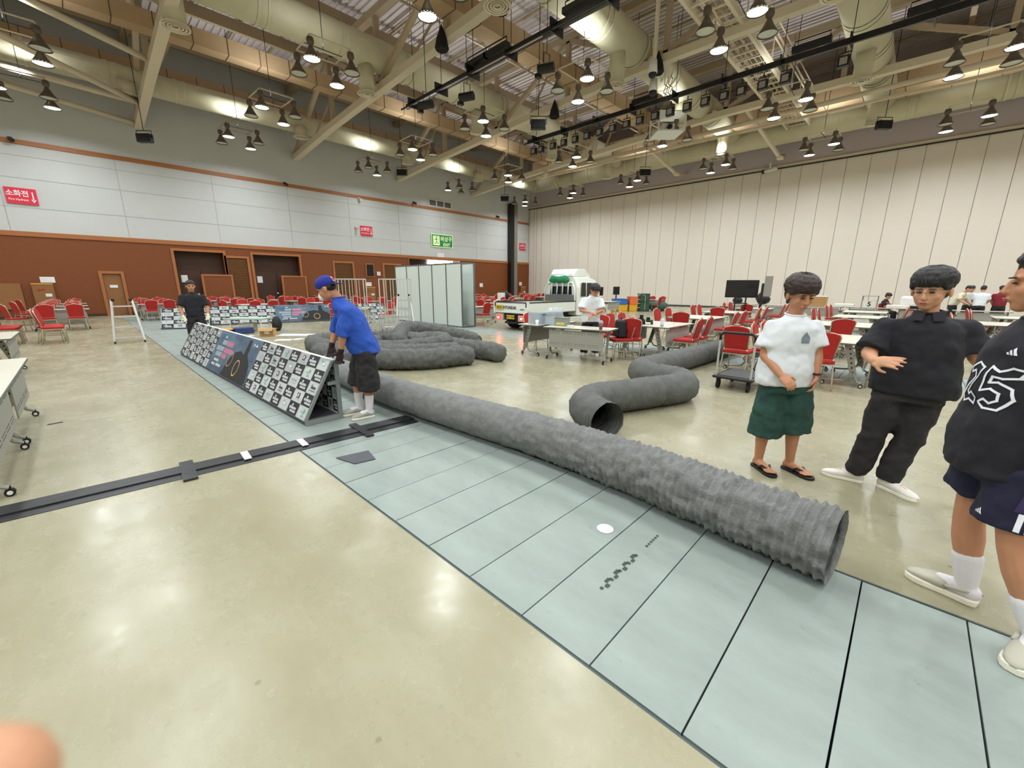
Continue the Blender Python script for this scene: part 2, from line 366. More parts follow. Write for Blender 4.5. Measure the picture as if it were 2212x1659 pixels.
for n, (x, z) in enumerate(((-1.0, 7.85), (10.2, 7.85), (15.1, 7.65), (19.7, 8.0), (28.9, 8.0), (14.7, 5.65))):
    L = ['black cctv camera on the upper wood trim at the far left', 'small dark sensor on the upper trim left of the white one', 'white twin emergency lamp on the upper wood trim', 'small dark sensor on the upper trim left of the air grille', 'small dark sensor on the upper trim near the black column', 'beige alarm horn left of the small red hydrant sign'][n]
    t = thing('wall_sensor', L, 'sensor', (x, YW-.04, z)); mm = [m_black, m_black, m_white, m_black, m_black, m_steelp][n]
    MB().box(-.07, -.06, -.07, .07, .06, .07).build('base', mm, t); MB().cyl((0, -.05, -.02), (.05, -.25, -.1), .07, .09).build('lens_housing', mm, t)
# signs
def sign(name, label, x0, x1, z0, z1, m, border=None):
    t = thing(name, label, 'sign', ((x0+x1)/2, YW-.02, (z0+z1)/2)); w = x1-x0; h = z1-z0
    MB().box(-w/2, -.03, -h/2, w/2, .02, h/2).build('board', m, t)
    if border: MB().box(-w/2, -.034, -h/2, w/2, -.03, -h/2+.05).box(-w/2, -.034, h/2-.05, w/2, -.03, h/2).box(-w/2, -.034, -h/2, -w/2+.05, -.03, h/2).box(w/2-.05, -.034, -h/2, w/2, -.03, h/2).build('border', border, t)
    return t
m_red = mat('sign_red', (204, 38, 62), .5, emit=.12); m_green = mat('sign_green', (20, 128, 78), .5, emit=.12); m_cream = mat('sign_cream', (226, 238, 176), .5, emit=.35)
for lab, x0, x1 in (('large red hydrant sign on the grey wall at the far left', -1.58, -.62), ('red hydrant sign high on the grey wall above the blue cap', 15.05, 15.97), ('small red hydrant sign between the black column and the corner', 32.1, 33.03)):
    t = sign('hydrant_sign', lab, x0, x1, 5.14, 5.82, m_red)
    text_obj('소화전', .28, m_paper, t, (-.11, -.03, .09), (1, 0, 0), (0, 0, 1), .004, .006, .9)
    text_obj('Fire Hydrant', .115, m_paper, t, (-.11, -.03, -.16), (1, 0, 0), (0, 0, 1), .004, .002)
    MB().box(.33, -.036, -.16, .37, -.031, .2).poly([(.27, -.036, -.12), (.35, -.036, -.26), (.43, -.036, -.12)]).build('arrow', m_paper, t)
t = sign('exit_sign', 'green exit sign with running figure on the grey wall', 21.24, 23.5, 4.75, 5.82, m_green, m_cream)
text_obj('비상구', .46, m_cream, t, (.42, -.034, .14), (1, 0, 0), (0, 0, 1), .004, .006, .95)
text_obj('EXIT', .36, m_cream, t, (.45, -.034, -.3), (1, 0, 0), (0, 0, 1), .004, .006)
MB().box(-.95, -.038, -.38, -.28, -.034, .38).build('pictogram_panel', m_cream, t, bevel=.01)
pg = MB(); y = -.042
def stroke(mb, a, b, w, yy):
    a = Vector((a[0], 0, a[1])); b = Vector((b[0], 0, b[1])); d = (b-a).normalized(); n = Vector((-d.z, 0, d.x))*w/2
    mb.poly([(a-n)[:1]+(yy,)+((a-n).z,) if False else ((a-n).x, yy, (a-n).z), ((b-n).x, yy, (b-n).z), ((b+n).x, yy, (b+n).z), ((a+n).x, yy, (a+n).z)])
for a, b in (((-.62, .18), (-.6, -.05)), ((-.6, -.05), (-.48, -.2)), ((-.48, -.2), (-.36, -.2)), ((-.6, -.05), (-.68, -.22)), ((-.68, -.22), (-.8, -.26)), ((-.62, .15), (-.48, .06)), ((-.62, .15), (-.78, .04))): stroke(pg, a, b, .06, y)
for a, b in (((-.86, .3), (-.4, .3)), ((-.4, .3), (-.4, -.05)), ((-.86, .3), (-.86, -.3))): stroke(pg, a, b, .03, y)
pg.poly([(-.6+.06*math.cos(a*.7), y, .25+.06*math.sin(a*.7)) for a in range(9)]).build('running_figure', m_green, t)
sg = sign('small_notice', 'small pale notice under the exit sign', 21.8, 22.5, 3.95, 4.3, m_paper)
# black column and the grey edge beside it
MBc = MB(); MBc.box(30.4, YW-.5, 0, 30.85, YW, 9.3)
tr3 = struct(MBc.build('trim_3', m_black)); MB().box(30.85, YW-.5, 0, 31.3, YW, 9.3).build('grey_face', mat('column_grey', (128, 122, 112), .7), tr3)
# right wall: tall movable panels, each a piece
wr = struct(MB().box(XW+.03, YB-.2, 0, XW+.25, YW+.2, ZR).build('wall_right', m_wallR_top))
PW = 1.141; y = 27.14-PW*35; k = 0
pmesh = MB().box(0, 0, .12, .06, PW-.02, 9.2).mesh('partition_panel', m_wallR)
while y < 27.2:
    o = bpy.data.objects.new('partition_panel', pmesh); C.objects.link(o); o.parent = wr; o.location = (XW-.03+random.uniform(-.006, .006), y, 0); y += PW
for a, b in ((28.3, 28.95), (28.97, 29.3), (29.32, 29.98)): MB().box(XW-.03, a, .12, XW+.03, b-.02, 9.2).build('partition_panel', m_wallR, wr)
MB().box(XW, YB, .1, XW+.03, YW, 9.2).build('panel_gap', mat('gap_grey', (92, 86, 80), .9), wr)
struct(MB().box(XW-.10, YB, 9.2, XW+.04, YW, 9.36).build('trim_4', m_steelp)); struct(MB().box(XW-.14, YB, 9.14, XW+.02, YW, 9.2).build('trim_5', m_black))
struct(MB().box(XW-.05, YB, 0, XW+.03, YW, .12).build('baseboard_right', mat('base_dark', (56, 60, 66), .6)))
struct(MB().box(XB-.25, YB-.2, 0, XB, YW+.2, ZR).build('wall_back', m_wallR)); struct(MB().box(XB-.2, YB-.25, 0, XW+.2, YB, ZR).build('wall_near', m_wallR))
# roof deck with ribs
ce = struct(MB().box(XB-.2, YB-.2, ZR, XW+.2, YW+.2, ZR+.2).build('ceiling', m_deck))
rb = MB(); x = XB
while x < XW: rb.box(x, YB, ZR-.07, x+.14, YW, ZR); x += .3
tag(rb.build('deck_rib', m_deck, ce), kind='stuff')
# ------------------------------------------------------------------ roof trusses (beams across, along y)
def zb(y):        # bottom chord height, rising from the left wall
    return 9.45+.5*min(1, max(0, (YW-y)/6))+.75*max(0, min(1, (24-y)/14)) if y > 8 else 10.7
for n, x in enumerate((-3.9, 3.5, 11.0, 18.4, 25.9)):
    L = ['cream roof truss nearest the camera on the left', 'cream roof truss ending at the wall over the large red sign', 'cream roof truss passing over the first lighting bar', 'cream roof truss passing over the second lighting bar', 'cream roof truss farthest from the camera, before the panelled wall'][n]
    t = thing('roof_truss', L, 'roof truss', (x, 0, 0))
    ys = [YW-.02, 24, 19, 14, 9, 4, -1, -7, YB+.05]
    for a, b in zip(ys[:-1], ys[1:]):
        MB().bar((0, a, zb(a)), (0, b, zb(b)), .34, .30).build('bottom_chord', m_steelp, t)
    MB().box(-.16, YB+.05, 13.0, .16, YW-.02, 13.3).build('top_chord', m_steeld, t)
    for i, yy in enumerate(ys[1:-1]):
        MB().bar((0, yy, zb(yy)+.1), (0, yy, 13.1), .2, .2).build('vertical_strut', m_steeld, t)
    for i, (a, b) in enumerate(zip(ys[:-1], ys[1:])):
        p, q = (a, b) if i % 2 == 0 else (b, a)
        MB().bar((0, p, zb(p)+.15), (0, q, 13.05), .2, .2).build('diagonal_strut', m_steeld, t)
    for yy in (26.8, 21.5, 16.5, 11.5): MB().bar((0, yy, zb(yy)+.1), (1.6, yy, 13.0), .09, .09).build('brace', m_steeld, t)
# secondary beams and purlins along x
for n, (y, z) in enumerate(((29.3, 13.3), (25.4, 13.3), (21.2, 13.3), (17.0, 13.3), (12.8, 13.3), (8.6, 13.3), (4.4, 13.3), (.2, 13.3), (-4, 13.3), (-8.2, 13.3))):
    b = tag(MB().box(XB, y-.1, z, XW, y+.1, z+.5).build('roof_beam', m_steeld), 'tan roof beam running towards the panelled wall under the deck', 'roof beam', 'secondary roof beams under the deck')
mp_ = MB().box(-.04, YB, 12.85, .04, YW, 12.97).mesh('purlin', m_steeld)
for x in [XB+1+1.85*k for k in range(24)]:
    if min(abs(x-q) for q in (-3.9, 3.5, 11, 18.4, 25.9)) < .4: continue
    o = bpy.data.objects.new('purlin', mp_); C.objects.link(o); o.location = (x, 0, .95); tag(o, 'thin tan purlin under the ribbed roof deck, one of the parallel row', 'purlin', 'thin purlins under the deck')
# sprinkler pipes
for y, z in ((24.2, 11.9), (15.6, 11.9), (6.0, 12.0)):
    tag(MB().cyl((XB, y, z), (XW, y, z), .045, n=8).cyl((XB, y-.18, z+.1), (XW, y-.18, z+.1), .03, n=6).build('sprinkler_pipe', m_steeld), ('thin sprinkler pipe near the brown wall', 'thin sprinkler pipe over the middle of the hall', 'thin sprinkler pipe beside the roof walkway')[(24.2, 15.6, 6.0).index(y)], 'pipe')
# the raking tubes in the near left corner of the roof (wind bracing)
BR = [((3.4, 27.2, 9.7), (-4.0, 22.0, 10.4)), ((3.4, 27.2, 9.75), (-6.5, 26.5, 9.9)), ((3.4, 29.6, 9.45), (-6.0, 27.6, 10.0)), ((3.4, 23.0, 10.1), (-5.0, 19.2, 10.6))]
for n, (a, b) in enumerate(BR):
    o = MB().cyl(a, b, .11, n=12).build('bracing_tube', m_steelp, None, True)
    tag(o, ('cream round bracing tube reaching the left truss, topmost at the end', 'cream round bracing tube, nearly level, at the left truss', 'cream round bracing tube, lowest, by the left wall', 'cream round bracing tube farthest from the left wall')[n], 'bracing')
# ------------------------------------------------------------------ ducts
def round_duct(name, label, p0, p1, r, seams=3.0, group=None):
    t = thing(name, label, 'duct', (0, 0, 0), 0, group); p0 = Vector(p0); p1 = Vector(p1); L = (p1-p0).length; d = (p1-p0)/L; n = int(L/seams)
    MB().cyl(p0, p1, r, n=28).build('duct_body', m_duct, t, True)
    for k in range(1, n+1):
        c = p0+d*(k*seams); MB().tube([c-d*.05, c+d*.05], r+.025, 28, cap=False).tube([c+d*.28, c+d*.36], r+.02, 28, cap=False).build('duct_collar', m_duct, t, True)
    return t
def outlet(t, x, y, z0, z1, r=.32, first=[None]):
    s = MB().cyl((x, y, z0), (x, y, z1), r, n=18).build('drop_duct', m_duct, t, True)
    dm = MB()
    for q in (r*1.15, r*.85, r*.55, r*.28): dm.lathe([(q, 0), (q+.05, -.015), (q+.05, .02), (q, .02)], 18, (x, y, z1-.03))
    dm.build('round_diffuser', m_steelp, s)
A = round_duct('round_duct', 'thick round beige duct over the middle left of the hall', (XB+.05, 18.7, 11.35), (32, 18.7, 11.35), .62)
for x in (-3, 3.6, 10.2, 16.6, 23.1, 29.9): outlet(A, x, 18.7, 10.9, 9.75)
B = round_duct('round_duct', 'thick round beige duct over the projector cage', (XB+.05, 10.3, 11.35), (32, 10.3, 11.35), .66)
for x in (-3, 3.4, 10.0, 16.8, 23.2, 29.7): outlet(B, x, 10.3, 10.9, 9.65)
D = round_duct('round_duct', 'round beige duct running along the top of the left wall', (XB+.05, 27.6, 10.75), (32, 27.6, 10.75), .5, 2.4)
for x in (-3, 3.0, 10.4, 17.4, 24.0): outlet(D, x, 27.0, 10.4, 9.9)
E = round_duct('round_duct', 'thick round beige duct at the top right beside the walkway', (XB+.05, 3.0, 11.3), (32, 3.0, 11.3), .66)
for x in (16.4, 23.4, 29.6): outlet(E, x, 3.0, 10.9, 9.7)
round_duct('header_duct', 'large round header duct along the panelled wall', (32.0, 28.2, 10.95), (32.0, YB+.5, 10.95), .72, 3.3)
def rect_duct(label, p0, p1, w, h, seam=1.2):
    t = thing('square_duct', label, 'duct'); p0 = Vector(p0); p1 = Vector(p1); L = (p1-p0).length; d = (p1-p0)/L
    MB().bar(p0, p1, w, h).build('duct_body', m_rduct, t)
    k = seam; sm = MB().bar(-d*.012, d*.012, w+.03, h+.03).mesh('duct_strap', mat('strap_dark', (84, 62, 42), .7))
    while k < L:
        o = bpy.data.objects.new('duct_strap', sm); C.objects.link(o); o.parent = t; o.location = p0+d*k; k += seam
    return t
rect_duct('tan rectangular duct with dark straps left of centre', (XB+.05, 22.8, 11.3), (29, 22.8, 11.3), .62, .62)
rect_duct('tan rectangular duct with dark straps over the lighting bars', (XB+.05, 13.7, 11.4), (30, 13.7, 11.4), .8, .7)
rect_duct('tan rectangular duct with dark straps parallel to the panelled wall', (30.2, 26, 11.5), (30.2, YB+.5, 11.5), 1.5, 1.0, 1.6)
rect_duct('tan rectangular duct with dark straps hugging the brown wall', (XB+.05, 29.1, 11.5), (31, 29.1, 11.5), .9, 1.0)
# round pipe pair below the far truss
t = thing('conduit_pipe', 'cream double pipe crossing before the panelled wall', 'pipe')
MB().cyl((27.2, 25, 10.2), (27.2, YB+.5, 10.6), .11, n=10).build('pipe', m_steelp, t, True); MB().box(27.0, YB+.5, 9.9, 27.1, 25, 10.02).build('tray', m_steelp, t)
# V braces coming to a point before the panelled wall
for n, (yy, z) in enumerate(((13.5, 9.25), (7.2, 9.1))):
    t = thing('v_brace', ('cream V shaped hanging brace left of the flat black floodlight', 'cream V shaped hanging brace at the end of the walkway')[n], 'brace')
    MB().bar((30.6, yy, z), (26.2, yy+1.0, 10.9), .16, .14).build('brace_arm', m_steelp, t); MB().bar((30.6, yy, z), (33.4, yy+.5, 9.9), .3, .14).build('brace_arm', m_steeld, t); MB().cbox((30.6, yy, z), (.5, .3, .12)).build('foot_plate', m_steelp, t)
# ------------------------------------------------------------------ walkway (ladder like catwalk)
t = thing('catwalk', 'steel mesh walkway hanging under the roof at the top right', 'walkway')
yy0, yy1, zz = 6.1, 7.2, 10.9
for y in (yy0, yy1): MB().box(9, y-.06, zz-.12, 33.0, y+.06, zz+.12).build('side_rail', m_steelp, t)
for y in (yy0, yy1): MB().box(9, y-.025, zz+1.0, 33.0, y+.025, zz+1.05).build('hand_rail', m_steelp, t)
x = 9.3; rm = MB().box(-.03, yy0, zz-.08, .03, yy1, zz-.02).mesh('cross_rung', m_steelp)
while x < 33: 
    o = bpy.data.objects.new('cross_rung', rm); C.objects.link(o); o.parent = t; o.location = (x, 0, 0); x += .62
x = 9.3; ps = MB()
while x < 33: ps.box(x-.02, yy0-.02, zz, x+.02, yy0+.02, zz+1.0); ps.box(x-.02, yy1-.02, zz, x+.02, yy1+.02, zz+1.0); x += 1.86
ps.build('post', m_steelp, t)
gm = MB(); x = 9.3
while x < 32.9:
    for k in range(1, 6): pass
    x += .62
for k in range(1, 6): gm.box(9, yy0+k*(yy1-yy0)/6-.008, zz-.05, 33, yy0+k*(yy1-yy0)/6+.008, zz-.03)
gm.build('grating_bar', m_steeld, t)
# ------------------------------------------------------------------ lighting bars
m_rail = mat('rail_black', (16, 16, 20), .35)
def par_can(t, x, y, z, ry, kind=0):
    mb = MB(); mb.bar((x, y, z), (x, y, z-.16), .03)
    s = MB(); 
    if kind == 0:
        mb.bar((x, y-.16, z-.16), (x, y+.16, z-.16), .03); mb.bar((x, y-.16, z-.16), (x, y-.16, z-.42), .02); mb.bar((x, y+.16, z-.16), (x, y+.16, z-.42), .02)
        mb.box(x-.09, y-.15, z-.56, x+.09, y+.15, z-.26); o = mb.build('spot_lamp', m_black, t)
        MB().box(x-.1, y-.1, z-.51, x-.092, y+.1, z-.31).build('lens', mat('spot_lens', (150, 146, 140), .3), o)
    else:
        mb.cyl((x-.28, y, z-.32), (x+.25, y, z-.42), .16, .13, 12); o = mb.build('spot_lamp', m_black, t)
        MB().cyl((x-.285, y, z-.32), (x-.28, y, z-.32), .13, n=12).build('lens', mat('spot_lens', (150, 146, 140), .3), o)
for n, (x, z, ya, yb, lab) in enumerate(((11.2, 9.1, 17.2, 2.5, 'nearer black lighting bar hanging under the roof'), (18.5, 9.25, 16.7, -9, 'farther black lighting bar carrying the row of square spotlights'))):
    t = thing('lighting_bar', lab, 'lighting bar')
    MB().box(x-.05, yb, z-.09, x+.05, ya, z+.09).build('rail', m_rail, t); MB().box(x+.20, yb, z+.04, x+.28, ya-.1, z+.13).build('rail', m_rail, t); MB().box(x-.3, yb, z-.2, x-.25, ya, z-.15).build('rail', m_rail, t)
    if n == 0: MB().box(x-.12, 9.5, z-.10, x-.05, ya, z-.07).build('light_strip', mat('strip_pale', (214, 206, 196), .3, .4), t)
    y = ya-.6
    while y > yb:
        MB().box(x-.32, y-.02, z-.22, x+.3, y+.02, z+.14).build('yoke', m_rail, t)
        MB().cyl((x, y, z+.1), (x, y, 12.9), .012, n=6).build('hanger_rod', m_rail, t); y -= 1.9
    if n == 1:
        for y in [16.1, 15.6, 14.8, 14.1, 13.4, 12.7, 12.0, 11.3, 10.6, 9.95, 9.25, 8.6, 7.9, 7.2, 6.5, 5.9, 5.2, 4.5, 2.9]: par_can(t, x-.15, y, z-.2, 0)
    for y in ((12.6, 11.6, 8.2) if n == 0 else (9.9, 3.9, 1.0)):
        MB().box(x-.1, y-.55, z+.18, x+.12, y+.55, z+.34).tube([(x, y-.5, z+.3), (x, y-.5, z+.5), (x, y+.5, z+.5), (x, y+.5, z+.3)], .02, 6).build('dimmer_box', m_black, t)
LB = [(10.6, 14.9, 8.4, 'black theatre lamp hanging left of the nearer lighting bar'), (11.4, 13.4, 8.5, 'black theatre lamp with barn doors under the nearer bar'), (12.2, 10.2, 8.7, 'black theatre lamp with clamp below the nearer bar, top centre')]
for x, y, z, lab in LB:
    t = thing('theatre_lamp', lab, 'stage light', (x, y, z)); MB().cyl((-.15, .25, 0), (.1, -.25, .02), .15, n=12).build('housing', m_black, t)
    MB().tube([(-.15, 0, .05), (-.15, 0, .45), (.15, 0, .45), (.15, 0, .05)], .015, 6).cyl((0, 0, .45), (0, 0, ZR-z-.10), .012, n=6).build('yoke', m_black, t); MB().box(-.2, .2, -.22, 0, .35, -.1).build('barn_door', m_black, t)
# flat floodlights and small loudspeakers hung on cables
FL = [((3.3, 26.9), 8.2, 9.3, 'small black loudspeaker on a cable under the left truss'), ((15.8, 25.2), 8.7, 10.6, 'small black projector lamp hanging by the left wall lamps'), ((14.6, 12.6), 8.2, 10.6, 'black floodlight hanging over the middle of the hall'), ((25.8, 13.4), 8.5, 11, 'flat black floodlight before the lilac bulkhead, centre right'), ((27.2, 2.35), 8.9, 11, 'flat black floodlight before the lilac bulkhead, far right'), ((25.4, 25.4), 8.5, 10.5, 'small black lamp hanging before the black column')]
for (x, y), z, zt, lab in FL:
    t = thing('hanging_floodlight', lab, 'floodlight', (x, y, z), .78)
    MB().box(-.12, -.32, -.2, .12, .32, .16).build('housing', m_black, t, bevel=.02); MB().tube([(0, -.34, 0), (0, -.34, .3), (0, .34, .3), (0, .34, 0)], .018, 6).build('bracket', m_black, t)
    MB().cyl((0, 0, .3), (0, 0, ZR-z+.02), .015, n=6).build('cable', m_black, t); MB().box(-.135, -.28, -.17, -.12, .28, .12).build('front_glass', m_blackm, t)
for n, (x, y, z, lab) in enumerate(((11.1, 10.9, 10.35, 'black cone loudspeaker on the truss, nearest the round diffuser'), (11.1, 14.0, 10.35, 'black cone loudspeaker on the truss over the square lamp frame'), (11.15, 8.9, 10.5, 'dark box loudspeaker on the truss at the top centre'), (18.5, 14.6, 10.2, 'black cone loudspeaker on the second truss left of the bar'), (18.5, 9.2, 10.5, 'black cone loudspeaker on the second truss beside the cameras'))):
    t = thing('horn_speaker', lab, 'speaker', (x-.35, y, z)); MB().lathe([(.02, .45), (.2, 0), (.26, -.3), (.22, -.36), (.0, -.30)], 12).build('horn', m_blackm, t); MB().bar((0, 0, .2), (.35, 0, .1), .05).build('bracket', m_black, t)
# ceiling cameras and the projector cage
for n, (x, y, z) in enumerate(((16.1, 8.35, 9.25), (16.9, 8.7, 9.0))):
    t = thing('dome_camera', ('white dome camera on a long pole, upper of the pair', 'silver dome camera on a long pole, lower of the pair')[n], 'camera', (x, y, z))
    MB().cyl((0, 0, 0), (0, 0, .42), .17, .13, 16).build('housing', (m_white, m_alu)[n], t, True); MB().ell((0, 0, -.02), .15).build('dome', m_black, t, True); MB().cyl((0, 0, .4), (0, 0, 4.0), .05, n=8).build('pole', m_steelp, t)
t = thing('projector_cage', 'white open projector cage hanging before the far truss', 'projector cage', (20.6, 9.75, 8.55), .78)
MB().box(-.62, -.62, 0, .62, .62, .06).build('tray', m_white, t); MB().box(-.62, -.62, .8, .62, .62, .84).build('top', m_white, t)
for a in (-.6, .6):
    for b in (-.6, .6): MB().box(a-.03, b-.03, 0, a+.03, b+.03, .84).build('post', m_white, t)
MB().box(-.3, -.25, .1, .35, .3, .4).build('projector', m_white, t); MB().cyl((-.3, 0, .25), (-.42, 0, .25), .11).build('lens', m_black, t)
sc = MB()
for k in range(5):
    z = .84+k*.35; a = .28
    sc.bar((-a, 0, z), (a, 0, z+.35), .03); sc.bar((a, 0, z), (-a, 0, z+.35), .03); sc.bar((-a, .2, z), (a, .2, z+.35), .03); sc.bar((a, .2, z), (-a, .2, z+.35), .03)
sc.build('scissor_lift', m_steeld, t)
t = thing('wall_camera', 'white tube camera on the rail of the panelled wall', 'camera', (33.2, 8.3, 9.1), 1.2)
MB().cyl((-.45, 0, 0), (.35, 0, 0), .12, n=14).build('housing', m_white, t, True); MB().cyl((.35, 0, 0), (.5, 0, 0), .13, n=14).build('hood', m_black, t, True); MB().bar((0, 0, .1), (0, 0, .45), .08).build('bracket', m_white, t)
t = thing('wall_camera', 'small cream camera on the truss above the left lamp frames', 'camera', (25.7, 21.4, 9.7), 1.2)
MB().cyl((-.2, 0, 0), (.2, 0, 0), .16, n=14).build('housing', m_steelp, t, True); MB().bar((0, 0, .1), (0, 0, .3), .06).build('bracket', m_steelp, t)
# ------------------------------------------------------------------ pendant lamp clusters (lit bulbs, plus an added fill aimed at the roof)
ZL = 8.75
def bell(lit):
    return MB().lathe([(.03, .62), (.10, .60), (.12, .50), (.10, .42), (.055, .38), (.07, .34), (.16, .16), (.275, -.02), (.265, -.03), (.15, .15), (.05, .33)], 18).mesh('lamp', m_shade, True)
bm_ = bell(0); gl_on = MB().disc((0, 0, .0), .262, 20).mesh('lamp_glass', m_lit); gl_off = MB().disc((0, 0, .0), .262, 20).mesh('lamp_glass', m_shade_in)
cap_m = MB().ell((0, 0, .46), .075, 10, 6).mesh('ballast', m_chrome, True)
LU = bpy.data.lights.new('roof_fill', 'SPOT'); LU.spot_size = math.radians(140); LU.spot_blend = 1.0; LU.energy = ROOF_FILL; LU.shadow_soft_size = .12; LU.color = LAMP_COL  # added spot with no fitting of its own, lifts the roof and ducts
LD = bpy.data.lights.new('bulb', 'AREA'); LD.shape = 'DISK'; LD.size = .42; LD.energy = LAMP_W; LD.color = LAMP_COL; LD.spread = math.radians(166)
rown = {26.7: 'beside the brown wall', 21.6: 'second from the brown wall', 16.0: 'third from the brown wall', 10.3: 'fourth from the brown wall', 5.0: 'fifth from the brown wall', -.3: 'sixth from the brown wall', -5.6: 'seventh row', -10.8: 'eighth row'}
coln = {-7.4: 'behind', -.2: 'at the left edge', 7.2: 'nearest column', 14.6: 'second column', 21.9: 'third column', 29.2: 'column by the panelled wall'}
LIT = {(7.2, 26.7): (0, 3), (14.6, 26.7): (3,), (21.9, 26.7): (1,)}
for cx in coln:
    for ry in rown:
        if (cx < -1 and ry < 20 and cx > -8 and False): continue
        seen = not ((cx == -7.4) or ry < -1 or (cx == -.2 and ry < 26) or (cx == 7.2 and ry < 15) or (cx == 14.6 and ry < 4))
        lab = 'square frame of four bell lamps, %s, %s' % (coln[cx], rown[ry])
        t = thing('lamp_cluster', lab, 'ceiling light', (cx+random.uniform(-.1, .1), ry+random.uniform(-.1, .1), ZL), random.uniform(-.05, .05), 'bell lamp clusters under the roof')
        s = .66; fz = .72
        MB().bar((-s, -s, fz), (s, -s, fz), .035).bar((-s, s, fz), (s, s, fz), .035).bar((-s, -s, fz), (-s, s, fz), .035).bar((s, -s, fz), (s, s, fz), .035).build('frame', m_steeld if ry > 26 else m_steelp, t)
        MB().cyl((0, 0, fz+.0), (0, 0, ZR-ZL+.02), .012, n=6).bar((-s, 0, fz), (s, 0, fz), .02).build('cable', m_black, t)
        lit = LIT.get((cx, ry), (0, 3))
        for k, (a, b) in enumerate(((-s, -s), (-s, s), (s, -s), (s, s))):
            lo = bpy.data.objects.new('lamp', bm_); C.objects.link(lo); lo.parent = t; lo.location = (a, b, .02)
            g_ = bpy.data.objects.new('lamp_glass', gl_on if k in lit else gl_off); C.objects.link(g_); g_.parent = lo
            q = bpy.data.objects.new('ballast', cap_m); C.objects.link(q); q.parent = lo
            if k in lit:
                li = bpy.data.objects.new('bulb', LD); C.objects.link(li); li.parent = lo; li.location = (0, 0, -.035)
        li = bpy.data.objects.new('roof_fill', LU); C.objects.link(li); li.parent = t; li.location = (0, 0, .80); li.rotation_euler = (PI, 0, 0)
# ------------------------------------------------------------------ hoses (ribbed flexible ducting)
m_hose = mat('hose_fabric', (126, 128, 126), .72, var=.22, vscale=9, bump=.5, bscale=55, spec=.35)
m_hose2 = mat('hose_fabric_plain', (98, 100, 97), .7, var=.2, vscale=7, bump=.3, bscale=60, spec=.35)
def hose(label, pts, R, pitch, amp, step, n=40, wr=.0, wrf=None, m=None, squash=0, seams=(), taper=False, group='grey flexible ducting hoses'):
    P = spline(pts, step); N = len(P); vs = []; fs = []; T = []; s = 0; x = None
    for i in range(N):
        a = P[max(0, i-1)]; b = P[min(N-1, i+1)]; T.append((b-a).normalized())
    Ls = [0]
    for i in range(1, N): Ls.append(Ls[-1]+(P[i]-P[i-1]).length)
    for i in range(N):
        t = T[i]; side = t.cross(Vector((0, 0, 1)));
        if side.length < .05: side = Vector((1, 0, 0))
        side.normalize(); up = side.cross(t)
        s = Ls[i]; k = 1.0 if wrf is None else wrf(s/Ls[-1])
        for j in range(n):
            a = 2*PI*j/n; ca, sa = math.cos(a), math.sin(a)
            ph = 2*PI*(s/pitch)+.12*a
            rr = R+amp*k*(math.cos(ph)+.25*math.cos(2*ph))
            q = P[i]+side*ca*R+up*sa*R
            if wr: rr += wr*k*noise.noise(Vector((q.x*16, q.y*16, q.z*16)))+wr*.7*k*noise.noise(Vector((s*6, a*6, 3.1)))
            for sm in seams:
                if abs(s-sm) < .035: rr -= .012*(1-abs(s-sm)/.035)
            if taper:
                e_ = min(s, Ls[-1]-s)/.16
                if e_ < 1: rr *= max(.05, math.sqrt(max(0, e_*(2-e_))))
            p = P[i]+side*ca*rr*(1+squash*.6)+up*sa*rr*(1-squash)
            if p.z < .004: p.z = .004+random.uniform(0, .001)
            vs.append(p)
    for i in range(N-1):
        for j in range(n): fs.append((i*n+j, i*n+(j+1) % n, (i+1)*n+(j+1) % n, (i+1)*n+j))
    mb = MB(); mb.add(vs, fs); o = mb.build('flexible_hose', m or m_hose, None, True)
    return tag(o, label, 'hose', group)
T1 = hose('long straight grey ribbed hose lying on the steel strip towards the camera', [(2.67, .08, .205), (2.72, .55, .205), (2.80, 1.3, .205), (2.84, 2.2, .205), (2.79, 3.1, .205), (2.72, 4.2, .205), (2.72, 5.2, .205), (2.78, 6.2, .205), (2.85, 7.3, .205)],
     .195, .050, .0105, .0105, 60, .026, lambda f: 1.0 if f < .12 else max(.30, 1.0-(f-.12)*2.1))
hose('grey hose bent in an S with its dark open mouth towards the camera', [(3.66, 2.12, .20), (3.76, 2.36, .205), (3.98, 2.60, .21), (4.32, 2.66, .21), (4.85, 2.46, .21), (5.35, 2.26, .21), (5.72, 2.16, .21), (6.02, 2.32, .21), (6.10, 2.62, .21), (6.16, 2.92, .21), (6.42, 3.14, .21), (7.0, 3.14, .205), (8.2, 3.06, .205), (9.6, 3.02, .205), (10.9, 2.98, .205)],
     .205, .045, .0045, .0125, 40, .012, None, m_hose2, seams=(1.9, 2.6, 3.2))
